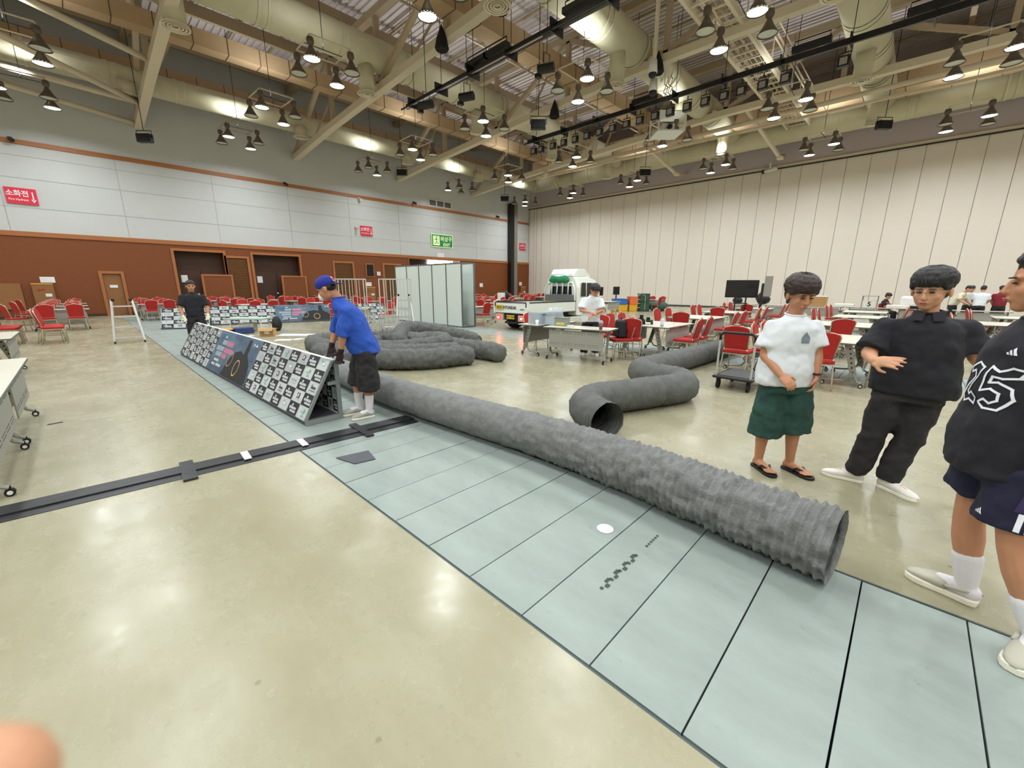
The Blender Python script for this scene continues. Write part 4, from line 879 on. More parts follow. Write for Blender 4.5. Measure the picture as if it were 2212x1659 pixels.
for k, (x, y, z) in enumerate(((5.9, 13.2, 0), (6.5, 12.7, 0), (7.1, 12.4, 0), (7.0, 12.45, .32), (6.3, 12.75, .32))):
    wirecrate('silver wire crate low before the roll cages, %s' % ('leftmost', 'middle one', 'rightmost', 'upper right', 'upper left')[k], x, y, z, -.7+.1*k)
# folding table with tools behind the barrier
t = thing('camp_table', 'low pale green folding table behind the long barrier', 'table', (4.05, 16.9, 0), -.75)
MB().box(-.62, -.32, .40, .62, .32, .46).build('tabletop', mat('pale_green', (176, 200, 186), .5), t, bevel=.015)
for a in (-1, 1): MB().tube([(a*.55, -.28, .02), (a*.5, -.26, .4), (a*.5, .26, .4), (a*.55, .28, .02)], .015, 6).build('leg', m_white, t)
tag(MB().cyl((3.85, 16.95, .15), (4.15, 16.7, .15), .15, n=16).build('cable_reel', mat('reel_grey', (176, 172, 160), .7)), 'pale round roll under the low green table', 'roll')
def blob(name, label, cat, loc, r, m, rz=0, dis=.25, seed=0, group=None, sub=2):
    bm = bmesh.new(); bmesh.ops.create_icosphere(bm, subdivisions=sub, radius=1)
    for v in bm.verts:
        d = 1+dis*noise.noise(v.co*1.8+Vector((seed*3.7, seed, 0))); v.co = Vector((v.co.x*r[0]*d, v.co.y*r[1]*d, max(-.8, v.co.z)*r[2]*d))
    lo = min(v.co.z for v in bm.verts)
    for v in bm.verts: v.co.z -= lo
    me = bpy.data.meshes.new(name); bm.to_mesh(me); bm.free(); me.materials.append(m)
    for p in me.polygons: p.use_smooth = True
    o = bpy.data.objects.new(name, me); C.objects.link(o); o.location = loc; o.rotation_euler = (0, 0, rz)
    return tag(o, label, cat, group)
m_bag = mat('bag_black', (22, 22, 26), .6, bump=.5, bscale=18); m_card = mat('cardboard', (176, 138, 88), .8); m_plast = mat('clear_plastic', (206, 218, 226), .15, alpha=.45)
blob('black_bag', 'black plastic bag hanging off the low green table', 'bag', (4.7, 16.2, .0), (.17, .14, .28), m_bag, seed=2)
t = thing('carton', 'small open cardboard carton on the floor beside the black bag', 'box', (4.0, 14.75, 0), -.6)
MB().box(-.2, -.15, 0, .2, .15, .24).build('body', m_card, t); MB().box(-.06, -.16, .08, .08, -.15, .17).build('sticker', m_paper, t); MB().add([(-.2, .15, .24), (.2, .15, .24), (.24, .3, .2), (-.24, .3, .2)], [(0, 1, 2, 3)]).add([(-.2, -.15, .24), (.2, -.15, .24), (.2, -.28, .18), (-.2, -.28, .18)], [(0, 1, 2, 3)]).build('flap', m_card, t)
t = thing('tool_bag', 'orange and black tool bag behind the long barrier', 'bag', (3.05, 16.2, 0), -.7); MB().box(-.35, -.2, 0, .35, .2, .14).build('body', m_bag, t, bevel=.03); MB().box(-.33, -.19, .14, .33, .19, .18).build('orange_lid', mat('orange', (232, 150, 40), .6), t, bevel=.02)
tag(MB().box(3.35, 15.9, 0, 3.9, 16.3, .2).build('blue_box', mat('box_blue', (40, 62, 110), .6), bevel=.02), 'dark blue box beside the tool bag', 'box')
for k, (x, y, w_, d_, r_, lab) in enumerate(((4.7, 14.4, 1.1, .5, -.75, 'large white sheet lying on the floor beyond the barrier'), (4.0, 13.3, .45, .35, -.6, 'white sheet with print on the floor near the barrier'), (4.35, 13.2, .3, .25, .2, 'small white sheet beside the printed one'), (3.55, 15.1, .25, .2, .4, 'smallest white scrap on the floor by the low green table'), (5.6, 12.2, .6, .25, -.7, 'white sheet lying behind the crumpled pile'))):
    o = MB().box(-w_/2, -d_/2, 0, w_/2, d_/2, .006).build('floor_sheet', m_paper); o.location = (x, y, .001); o.rotation_euler[2] = r_; tag(o, lab, 'paper')
# ------------------------------------------------------------------ platform trolley
t = thing('platform_trolley', 'black platform trolley with silver posts behind the white shirted man', 'trolley', (7.27, 1.83, 0), math.radians(-2))
MB().box(-.42, -.30, .17, .42, .30, .215).build('deck', m_black, t, bevel=.02); MB().box(-.36, -.24, .215, .36, .24, .222).build('deck_mat', mat('mat_grey', (70, 72, 72), .8), t)
for a in (-.33, .33):
    for b in (-.22, .22): c = MB().cyl((a, b-.018, .065), (a, b+.018, .065), .065, n=14).box(a-.03, b-.025, .07, a+.03, b+.025, .17).build('caster', m_blackm, t)
for a in (-.25, .25): MB().tube([(-.38, a, .2), (-.38, a, .82)], .016, 8).build('post', m_alu, t)
MB().tube([(-.38, -.25, .78), (-.38, -.25, .86), (-.38, -.2, .9), (-.38, .2, .9), (-.38, .25, .86), (-.38, .25, .78)], .022, 8).build('handle', m_black, t, True)
# ------------------------------------------------------------------ things on and behind the tables
def box_on(name, label, cat, x, y, z, w_, d_, h, m, rz=0, bevel=.01, group=None):
    o = MB().box(-w_/2, -d_/2, 0, w_/2, d_/2, h).build(name, m, bevel=bevel); o.location = (x, y, z); o.rotation_euler[2] = rz; return tag(o, label, cat, group)
TZ = .722
t = thing('storage_box', 'clear plastic storage box with dark handles on the end-on table', 'box', (7.42, 6.3, TZ), .1)
MB().box(-.19, -.14, 0, .19, .14, .012).box(-.2, -.15, 0, -.195, .15, .26).box(.195, -.15, 0, .2, .15, .26).box(-.2, -.15, 0, .2, -.145, .26).box(-.2, .145, 0, .2, .15, .26).build('tub', m_plast, t); MB().box(-.21, -.16, .25, .21, .16, .275).build('lid', m_plast, t); MB().tube([(-.08, -.17, .2), (-.08, -.19, .23), (.08, -.19, .23), (.08, -.17, .2)], .008, 6).build('handle', m_black, t)
MB().box(-.15, -.1, .02, .0, .1, .15).build('contents', mat('grey_blue', (128, 150, 166), .6), t)
t = thing('storage_box', 'clear plastic storage box draped with film, right of the handled one', 'box', (7.55, 5.92, TZ), .1)
MB().box(-.17, -.15, 0, .17, .15, .012).box(-.17, -.15, 0, -.165, .15, .2).box(.165, -.15, 0, .17, .15, .2).box(-.17, -.15, 0, .17, -.145, .2).box(-.17, .145, 0, .17, .15, .2).build('tub', m_plast, t)
f_ = blob('film', None, None, (0, 0, .14), (.24, .22, .13), m_plast, seed=4, dis=.5); f_.parent = t
t = thing('parts_case', 'grey clear parts case on the table before the sorting man', 'case', (7.45, 5.62, TZ), -1.38)
MB().box(-.15, -.1, 0, .15, .1, .17).build('body', mat('case_grey', (150, 158, 150), .35, alpha=.8), t, bevel=.01); MB().box(-.155, -.105, .17, .155, .105, .19).build('lid', m_tmet, t); MB().box(-.1, -.102, .02, .1, -.1, .08).build('inner_tray', mat('tray_yellow', (196, 186, 96), .6), t)
t = thing('paper_cup', 'white paper cup at the left end of the tables', 'cup', (7.2, 6.15, TZ)); MB().lathe([(.028, 0), (.04, .11), (.036, .11), (.025, .005), (.0, .005)], 14).build('cup', m_paper, t, True)
t = thing('tape_roll', 'white roll lying on the perforated table', 'roll', (7.3, 5.28, TZ)); MB().lathe([(.03, 0), (.075, 0), (.075, .04), (.03, .04), (.03, 0)], 18).build('roll', m_white, t)
t = thing('iced_drink', 'iced coffee cup with clear lid at the right end of the table', 'drink', (7.30, 4.52, TZ))
MB().lathe([(.0, 0), (.032, 0), (.045, .14), (.0, .14)], 14).build('cup', mat('iced_coffee', (112, 92, 80), .25), t, True); MB().lathe([(.047, .14), (.045, .15), (.03, .19), (.0, .195)], 14).build('lid', m_plast, t, True)
t = thing('drink_coaster', 'small white round coaster beside the iced drink', 'coaster', (7.35, 4.40, TZ)); MB().cyl((0, 0, 0), (0, 0, .02), .04, n=14).build('disc', m_white, t)
t = thing('toy_car', 'black model buggy with white wheels on the table behind the S hose', 'model car', (9.25, 4.45, TZ), .5)
MB().box(-.13, -.05, .05, .13, .05, .10).box(-.05, -.04, .10, .06, .04, .16).build('body', m_black, t, bevel=.01)
for a in (-.11, .11):
    for b in (-.085, .085): w_ = MB().cyl((a, b-.02, .045), (a, b+.02, .045), .045, n=12).build('wheel', m_blackm, t); MB().cyl((a, b-.022, .045), (a, b+.022, .045), .025, n=10).build('hub', m_white, w_)
MB().box(-.2, .1, .0, -.05, .25, .14).box(-.17, .12, .14, -.1, .2, .22).build('camera_rig', m_black, t)
t = thing('iced_drink', 'iced drink in a clear cup on the near pair of tables', 'drink', (8.9, 3.95, TZ)); MB().lathe([(.0, 0), (.034, 0), (.036, .04), (.0, .04)], 14).build('coffee', m_black, t, True); MB().lathe([(.037, .0), (.048, .14), (.044, .14)], 14).build('cup', m_plast, t, True); MB().lathe([(.05, .14), (.03, .18), (.0, .185)], 14).build('lid', m_plast, t, True)
t = thing('rucksack', 'black rucksack standing on the red chair beside the table', 'rucksack', (8.21, 4.57, .478), math.radians(140+90))
MB().box(-.15, -.10, 0, .15, .09, .40).build('body', m_bag, t, bevel=.05); MB().box(-.12, -.15, .03, .12, -.09, .22).build('front_pocket', m_bag, t, bevel=.025)
MB().tube([(-.03, .0, .39), (-.03, .0, .44), (.03, .0, .44), (.03, .0, .39)], .009, 6).build('top_handle', m_black, t)
for q_ in (-1, 1): MB().tube([(q_*.08, .09, .36), (q_*.09, .13, .25), (q_*.1, .09, .06)], .014, 6).build('strap', m_black, t, True)
# far long tables
box_on('carton', 'brown carton with open flaps on the long line of tables', 'box', 23.6, 3.15, TZ, .5, .6, .42, m_card)
box_on('paper_sheet', 'white sheet lying on the brown carton', 'paper', 23.6, 3.15, 1.145, .5, .6, .03, m_paper)
for k, (y, w_, lab) in enumerate(((2.2, .7, 'flat white tray right of the brown carton'), (.45, .7, 'flat white tray right of the number box'))): box_on('white_tray', lab, 'tray', 23.6, y, TZ, .5, w_, .14, m_white, bevel=.03)
t = thing('number_box', 'small white box frame with the number 5', 'box', (23.5, 1.35, TZ))
MB().box(-.2, -.25, 0, .2, .25, .3).build('body', m_white, t); 
for a in (-.2, .2):
    for b in (-.25, .25): MB().box(a-.015, b-.015, 0, a+.015, b+.015, .5).build('post', m_tmet, t)
MB().box(-.21, -.26, .48, .21, .26, .5).build('top', m_tmet, t); text_obj('5', .26, m_blackm, t, (-.203, 0, .15), (0, -1, 0), (0, 0, 1), .002, .006)
t = box_on('white_bundle', 'large white wrapped bundle on the long line of tables', 'bundle', 23.7, -.15, TZ+.1, .6, 1.1, .40, m_paper, bevel=.08); MB().box(-.28, -.5, -.1, .28, .5, .0).build('dark_base', m_blackm, t)
blob('black_bag', 'black bag on the long tables right of the television', 'bag', (23.5, 5.4, TZ), (.25, .32, .3), m_bag, seed=7, dis=.4); blob('black_bag', 'black bag on the long tables left of the white shirted man', 'bag', (23.5, 4.05, TZ), (.25, .35, .25), m_bag, seed=8)
blob('headphones', 'dark round headset on the long tables under the television', 'headset', (23.4, 6.5, TZ), (.12, .25, .2), m_bag, seed=9); box_on('paper_cup', 'white cup at the left end of the long tables', 'cup', 23.5, 6.85, TZ, .09, .09, .2, m_paper)
box_on('grey_panel', 'light grey round top stand behind the white shirted man', 'stand', 24.0, 3.9, 0, .3, .5, 1.3, m_tmet)
t = thing('television', 'large black television on a stand before the panelled wall', 'television', (17.9, 4.88, 0), math.radians(15))
MB().box(-.03, -.56, 1.17, .03, .56, 1.83).build('screen', mat('screen_black', (10, 10, 12), .12), t, bevel=.008); MB().box(-.034, -.55, 1.18, -.03, .55, 1.82).build('screen_glass', mat('screen_glass', (14, 14, 16), .08), t)
for a in (-.18, .18): MB().bar((.02, a, 0.05), (.02, a, 1.3), .05).bar((-.3, a*1.6, .03), (.3, a*1.6, .03), .05).build('stand_leg', m_black, t)
MB().bar((.0, -.25, .95), (.0, .25, .95), .04).build('shelf_bar', m_black, t)
t = thing('floor_display', 'grey panel on a black post right of the television', 'display', (17.0, 3.9, 0), math.radians(10))
MB().box(-.05, -.22, 1.25, 0, .02, 1.95).build('panel', mat('panel_grey2', (142, 138, 132), .5), t); MB().box(-.04, .02, .7, .04, .1, 1.7).bar((0, .06, 0), (0, .06, .7), .06).build('post', m_black, t); MB().box(-.25, -.2, 0, .25, .3, .03).build('foot', m_black, t)
t = thing('display_stand', 'small black screen on a thin stand left of the crates', 'display', (23.9, 13.8, 0), math.radians(30))
MB().box(-.03, -.2, 1.05, .03, .2, 1.55).build('screen', m_blackm, t); MB().bar((0, 0, 0), (0, 0, 1.1), .08).box(-.2, -.2, 0, .2, .2, .03).build('post', m_black, t)
def crate(lab, x, y, z, w_, d_, h, m, rz=.8): 
    t = thing('storage_crate', lab, 'crate', (x, y, z), rz); th = .02
    MB().box(-w_/2, -d_/2, 0, w_/2, d_/2, .03).box(-w_/2, -d_/2, 0, -w_/2+th, d_/2, h).box(w_/2-th, -d_/2, 0, w_/2, d_/2, h).box(-w_/2, -d_/2, 0, w_/2, -d_/2+th, h).box(-w_/2, d_/2-th, 0, w_/2, d_/2, h).build('tub', m, t)
    MB().box(-w_/2-.015, -d_/2-.015, h-.05, w_/2+.015, -d_/2, h).box(-w_/2-.015, d_/2, h-.05, w_/2+.015, d_/2+.015, h).box(-w_/2-.015, -d_/2, h-.05, -w_/2, d_/2, h).box(w_/2, -d_/2, h-.05, w_/2+.015, d_/2, h).build('rim', m, t); return t
m_cy = mat('crate_yellow', (222, 170, 36), .5); m_cb = mat('crate_blue', (40, 104, 190), .5); m_co = mat('crate_orange', (226, 110, 50), .5); m_cg = mat('crate_green', (38, 78, 60), .5)
crate('yellow crate on the floor under the blue one', 24.2, 13.7, 0, .7, .9, .42, m_cy); crate('blue crate stacked on the yellow crate', 24.2, 13.7, .43, .65, .85, .36, m_cb)
crate('second yellow crate on the floor under the orange one', 24.75, 13.1, 0, .6, .5, .42, m_cy); crate('orange crate stacked on the second yellow crate', 24.75, 13.1, .43, .6, .5, .5, m_co)
crate('dark green crate, lower of the stack beside the yellow crates', 25.3, 12.6, 0, .6, .6, .6, m_cg); crate('dark green crate, upper of the stack beside the yellow crates', 25.3, 12.6, .62, .6, .6, .5, m_cg)
blob('green_hose_coil', 'dark green coiled bundle on the floor right of the green crates', 'bundle', (26.0, 11.9, 0), (.5, .7, .35), m_cg, seed=3)
t = thing('hand_cart', 'cream tubular cart in front of the green crates', 'cart', (24.9, 12.6, 0), .8); MB().tube([(0, -.3, .1), (0, -.3, 1.0), (0, 0, 1.1), (0, .2, 1.0), (0, .2, .1)], .03, 6).bar((0, -.3, .5), (0, .2, .5), .04).bar((0, -.3, .25), (0, .2, .25), .04).bar((0, -.3, .75), (0, .2, .75), .04).build('frame', m_cframe, t)
box_on('white_box', 'stack of white boxes seen over the truck tail', 'box', 17.6, 17.9, TZ, .35, .3, .45, m_white)
blob('black_bag', 'black bag on the table beside the white boxes behind the truck', 'bag', (18.4, 18.4, TZ), (.3, .3, .3), m_bag, seed=12)
# ------------------------------------------------------------------ truck
m_tw = mat('truck_white', (226, 232, 224), .3, coat=.5); m_tg = mat('truck_grey', (110, 112, 112), .5, .3); m_glass = mat('truck_glass', (16, 18, 20), .08); m_tire = mat('tyre', (20, 20, 22), .85); m_yel = mat('plate_yellow', (206, 178, 52), .5); m_dk = mat('chassis', (24, 22, 22), .8)
t = thing('pickup_truck', 'white flatbed truck seen from behind with red tail lights on', 'truck', (10.8, 10.49, 0))
# local x forward, y left; bed 0..2.85, half width .83
bed = MB(); bed.box(0.0, -.83, .60, 2.85, .83, .66); bed.build('bed_floor', m_tg, t)
def gate(nm, a, b, z0, z1, th=.035):
    mb = MB(); d = Vector((b[0]-a[0], b[1]-a[1], 0)).normalized(); n = Vector((-d.y, d.x, 0))*th
    a = Vector((*a, 0)); b = Vector((*b, 0))
    for (q0, q1, k) in ((z0, z0+.06, 1.15), (z0+.06, z0+.13, .75), (z0+.13, z1-.12, 1), (z1-.12, z1-.03, .8)):
        vs = [p+Vector((0, 0, z))+n*s*k/2 for z in (q0, q1) for p, s in ((a, -1), (b, -1), (b, 1), (a, 1))]
        mb.add(vs, [(3, 2, 1, 0), (4, 5, 6, 7), (0, 1, 5, 4), (1, 2, 6, 5), (2, 3, 7, 6), (3, 0, 4, 7)])
    g = mb.build(nm, m_tw, t); cp = MB(); vs = [p+Vector((0, 0, z))+n*s*.8 for z in (z1-.03, z1) for p, s in ((a, -1), (b, -1), (b, 1), (a, 1))]
    cp.add(vs, [(3, 2, 1, 0), (4, 5, 6, 7), (0, 1, 5, 4), (1, 2, 6, 5), (2, 3, 7, 6), (3, 0, 4, 7)]).build('top_cap', m_dk, g); return g
tg = gate('tailgate', (0, .78), (0, -.78), .63, 1.02); gate('side_gate', (.03, -.83), (2.8, -.83), .63, 1.02); gate('side_gate', (.03, .83), (2.8, .83), .63, 1.02)
for s in (-1, 1): MB().box(-.04, s*.83-.035, .6, .04, s*.83+.035, 1.05).build('corner_post', m_tw, t); MB().box(-.05, s*.78-.02, .85, -.035, s*.78+.02, .99).build('latch', m_dk, t)
text_obj('HYUNDAI', .155, m_dk, tg, (-.026, .04, .815), (0, -1, 0), (0, 0, 1), .003, .004, .92)
MB().box(-.05, .36, .745, -.028, .74, .90).build('yellow_notice', m_yel, tg); nb = MB().box(-.052, .42, .77, -.05, .50, .87).box(-.052, .53, .77, -.05, .68, .87); nb.build('notice_mark', mat('olive', (130, 112, 30), .6), tg)
MB().box(-.03, -.66, .755, -.026, -.48, .785).build('model_badge', m_tg, tg)
for s in (-1, 1):
    h = MB().box(-.02, s*.58-.2, .34, .05, s*.58+.2, .56).build('light_bracket', mat('bracket_pale', (176, 168, 162), .6), t)
    MB().ell((-.03, s*.58, .46), (.03, .12, .085), 14, 8).build('tail_light', mat('tail_red', (255, 26, 22), .3, emit=9), h, True); MB().ell((-.055, s*.58+.01, .445), (.012, .05, .03), 10, 6).build('bulb_glow', mat('tail_core', (255, 190, 150), .3, emit=22), h, True)
MB().box(-.03, -.20, .41, -.015, .20, .55).build('number_plate', m_yel, t)
text_obj('80너 1064', .10, m_dk, t, (-.031, 0, .48), (0, -1, 0), (0, 0, 1), .002, .002)
MB().box(.05, -.42, .36, 4.2, .42, .60).build('chassis', m_dk, t); MB().box(-.0, -.75, .24, .08, .30, .32).build('under_guard', m_dk, t)
for (x_, ys) in ((.85, (-.68, -.48, .48, .68)), (4.0, (-.68, .68))):
    for y_ in ys:
        w_ = MB().lathe([(.17, -.09), (.30, -.09), (.335, -.05), (.335, .05), (.30, .09), (.17, .09)], 24, (x_, y_, .335), Matrix.Rotation(PI/2, 3, 'X')).build('wheel', m_tire, t, True); MB().cyl((x_, y_-.06, .335), (x_, y_+.06, .335), .18, n=16).build('rim', m_tg, w_)
MB().cyl((.32, -.05, .42), (.32, -.05, .62), .3, n=20).build('spare_wheel', m_tire, t)
# cab guard
MB().box(2.83, -.75, .66, 2.88, .75, 1.24).build('guard_board', m_tg, t); MB().box(2.822, -.75, .92, 2.832, .75, .97).build('gold_stripe', mat('gold', (196, 160, 84), .5), t)
gd = MB().tube([(2.86, -.78, .66), (2.86, -.74, 1.5), (2.9, -.6, 1.72), (2.9, .6, 1.72), (2.86, .74, 1.5), (2.86, .78, .66)], .035, 8)
for y_ in (-.42, -.14, .14, .42): gd.tube([(2.86, y_, 1.22), (2.88, y_, 1.72)], .025, 8)
gd.build('headboard_guard', m_tw, t, True)
for y_ in (-.62, .62): MB().cyl((2.81, y_, .78), (2.83, y_, .78), .045, n=10).build('tie_ring', m_dk, t)
# cab body: lofted sections along x
def sec(x, hw, z0, z1, top, r=.10):
    pts = [(-hw, z0), (hw, z0), (hw, (z0+z1)/2), (hw*.99, z1*.72+z0*.28), (top, z1-r*.4), (top-r, z1), (-top+r, z1), (-top, z1-r*.4), (-hw*.99, z1*.72+z0*.28), (-hw, (z0+z1)/2)]
    return [Vector((x, a, b)) for a, b in pts]
cab = MB(); cab.loft([sec(2.95, .80, .45, 1.93, .66), sec(3.1, .83, .42, 1.97, .68), sec(3.9, .84, .42, 1.98, .68), sec(4.45, .84, .42, 1.86, .66), sec(4.75, .83, .42, 1.25, .72), sec(4.85, .80, .45, 1.0, .70)])
cab.build('cab', m_tw, t, False, .03)
MB().add([(2.93, -.56, 1.26), (2.93, .56, 1.26), (2.955, .52, 1.66), (2.955, -.52, 1.66)], [(0, 1, 2, 3)]).build('rear_window', m_glass, t)
for s in (-1, 1):
    MB().add([(3.15, s*.868, 1.18), (3.5, s*.868, 1.18), (3.5, s*.83, 1.72), (3.2, s*.83, 1.72)], [(0, 1, 2, 3)]).add([(3.58, s*.868, 1.12), (4.35, s*.868, 1.12), (4.2, s*.83, 1.70), (3.58, s*.83, 1.72)], [(0, 1, 2, 3)]).build('side_window', m_glass, t)
    MB().tube([(4.3, s*.86, 1.35), (4.45, s*1.02, 1.4)], .015, 6).box(4.35, s*1.04-.05, 1.2, 4.42, s*1.04+.08, 1.55).build('wing_mirror', m_dk, t)
MB().add([(4.48, -.62, 1.80), (4.48, .62, 1.80), (4.8, .70, 1.2), (4.8, -.70, 1.2)], [(0, 1, 2, 3)]).build('windscreen', m_glass, t)
sp = MB(); sp.loft([[Vector((x_, a, b)) for a, b in ((-w_, 1.95), (w_, 1.95), (w_*.95, z_), (-w_*.95, z_))] for x_, w_, z_ in ((2.95, .60, 2.0), (3.2, .66, 2.26), (3.7, .66, 2.26), (4.3, .5, 2.0))]); sp.build('roof_deflector', m_tw, t, False, .03)
MB().tube([(2.95, -.52, 1.93), (2.95, -.52, 2.05), (2.95, .52, 2.05), (2.95, .52, 1.93)], .02, 6).build('roof_rail', m_tw, t)
for k in range(3): blob('net_roll', 'green net bundle tied on the cab guard, %s' % ('left', 'middle', 'right')[k], 'net', (13.68, 10.85-k*.3, 1.70), (.12, .2, .16), mat('net_green', (34, 128, 84), .8, bump=.6, bscale=30), seed=20+k, dis=.35, group='green net bundles on the truck guard')
# ------------------------------------------------------------------ people
m_skin = mat('skin', (206, 152, 118), .5, var=.06, vscale=9); m_skin2 = mat('skin_tan', (190, 134, 100), .5, var=.06, vscale=9)
m_hair = mat('hair_black', (22, 19, 19), .5, bump=.8, bscale=45, vmul=(1, 1, .25)); m_hairb = mat('hair_dark_brown', (48, 32, 28), .5, bump=.8, bscale=45, vmul=(1, 1, .25))
m_eye = mat('eye_dark', (26, 18, 16), .25); m_brow = mat('brow', (40, 30, 28), .8); m_lip = mat('lip', (168, 98, 88), .5)
m_tee = mat('tee_white', (218, 224, 228), .85, bump=.45, bscale=5); m_teek = mat('shirt_black', (26, 27, 34), .85, bump=.45, bscale=5); m_blue = mat('shirt_blue', (34, 78, 176), .8, bump=.45, bscale=5)
m_grn = mat('shorts_green', (38, 74, 66), .85, var=.25, vscale=7, bump=.2, bscale=60); m_pk = mat('trousers_black', (36, 34, 36), .85, bump=.15, bscale=80); m_shoe = mat('shoe_white', (226, 224, 216), .6); m_sole = mat('sole', (236, 232, 216), .6); m_shoeg = mat('shoe_grey', (176, 176, 164), .5, var=.2, vscale=30)
m_sock = mat('sock_white', (226, 222, 226), .9, bump=.2, bscale=200); m_clog = mat('clog_grey', (182, 180, 164), .6); m_navy = mat('jersey_black', (22, 20, 30), .8, bump=.08, bscale=300); m_purp = mat('jersey_purple', (52, 40, 84), .8); m_glove = mat('glove_dark', (38, 24, 26), .8); m_glovew = mat('glove_white', (220, 216, 190), .85)
TEXC = {}
def remesh(o, vox, sm=6, disp=0, dscale=.12):
    md = o.modifiers.new('r', 'REMESH'); md.mode = 'VOXEL'; md.voxel_size = vox; md.use_smooth_shade = True
    md = o.modifiers.new('s', 'SMOOTH'); md.factor = .5; md.iterations = sm
    if disp:
        if dscale not in TEXC: tx = bpy.data.textures.new('folds', 'CLOUDS'); tx.noise_scale = dscale; tx.noise_depth = 1; TEXC[dscale] = tx
        md = o.modifiers.new('d', 'DISPLACE'); md.texture = TEXC[dscale]; md.strength = disp; md.mid_level = .5
        if dscale > .05:
            if 'fine' not in TEXC: tx = bpy.data.textures.new('fine', 'CLOUDS'); tx.noise_scale = .075; tx.noise_depth = 1; TEXC['fine'] = tx
            md = o.modifiers.new('d2', 'DISPLACE'); md.texture = TEXC['fine']; md.strength = disp*.35; md.mid_level = .5
    return bake(o)
def frame_from(f, up=Vector((0, 0, 1))):
    f = Vector(f).normalized(); s = f.cross(up).normalized(); u = s.cross(f); return Matrix((s, f, u)).transposed()      # local x = side, y = forward, z = up
def limb(mb, pts, rs):
    mb.tube(pts, rs, 12)
    for p, r in zip(pts, rs): mb.ell(p, r*.99, 12, 8)
def hand(mb, w, tip, palm_n, k=1.0, curl=.35, thumb=1, spread=.22):
    # w wrist, tip = finger end direction, palm_n = palm normal
    w = Vector(w); d = (Vector(tip)-w).normalized(); n = Vector(palm_n); n = (n-d*n.dot(d)).normalized(); s = d.cross(n)
    R = Matrix((s, d, n)).transposed(); mb.ell(w+d*.048*k, (.040*k, .052*k, .017*k), 12, 8, R)
    for i, (o_, L_) in enumerate(((-.030, .060), (-.010, .074), (.010, .078), (.029, .068))):
        a = w+d*.075*k+s*o_*k; sp = s*o_*spread*14
        p1 = a+(d+sp*.5)*L_*.45*k+n*curl*.012; p2 = p1+(d*(1-curl*.6)+n*curl*.9+sp*.5).normalized()*L_*.32*k; p3 = p2+(d*(1-curl*1.1)+n*curl*1.4+sp*.5).normalized()*L_*.25*k
        limb(mb, [a-d*.025*k, a, p1, p2, p3], [.0095*k, .0095*k, .0088*k, .0080*k, .0070*k])
    a = w+d*.025*k+s*thumb*.030*k; b = a+(s*thumb*.8+d*.7+n*.5).normalized()*.038*k; c = b+(d+s*thumb*.15+n*.5).normalized()*.030*k
    limb(mb, [a-d*.01, a, b, c], [.013*k, .013*k, .0105*k, .0085*k])
def head_mesh(mb, c, R, k=1.0, full=1.0):
    c = Vector(c)
    def q(x, y, z): return c+R @ Vector((x*k, y*k, z*k))
    mb.ell(q(0, -.012, .030), (.076*k*full, .094*k, .088*k), 18, 12, R)
    mb.ell(q(0, .018, -.035), (.062*k*full, .070*k, .078*k), 16, 10, R)
    mb.ell(q(0, .048, -.088), (.032*k*full, .030*k, .026*k), 12, 8, R)
    for s in (-1, 1):
        mb.ell(q(s*.036*full, .056, -.028), (.024*k, .022*k, .026*k), 10, 8, R); mb.ell(q(s*.030, .068, .022), (.026*k, .016*k, .010*k), 10, 6, R)
        mb.ell(q(s*.079*full, -.012, -.012), (.010*k, .022*k, .032*k), 10, 8, R)
    mb.tube([q(0, .082, .012), q(0, .092, -.012), q(0, .100, -.032)], [.009*k, .010*k, .012*k], 8); mb.ell(q(0, .098, -.035), (.017*k, .012*k, .010*k), 10, 7, R)
    mb.ell(q(0, .082, -.062), (.024*k, .014*k, .010*k), 10, 6, R)
def face_parts(par, c, R, k=1.0, lid=.5):
    c = Vector(c)
    def q(x, y, z): return c+R @ Vector((x*k, y*k, z*k))
    for s in (-1, 1):
        MB().ell(q(s*.031, .0815, .001), (.015*k, .008*k, .0045*k), 10, 6, R).build('eye', m_eye, par, True)
        MB().ell(q(s*.032, .084, .021), (.020*k, .007*k, .0035*k), 10, 6, R).build('eyebrow', m_brow, par, True)
    MB().ell(q(0, .094, -.060), (.021*k, .006*k, .0035*k), 10, 6, R).ell(q(0, .092, -.067), (.017*k, .006*k, .004*k), 10, 6, R).build('lips', m_lip, par, True)
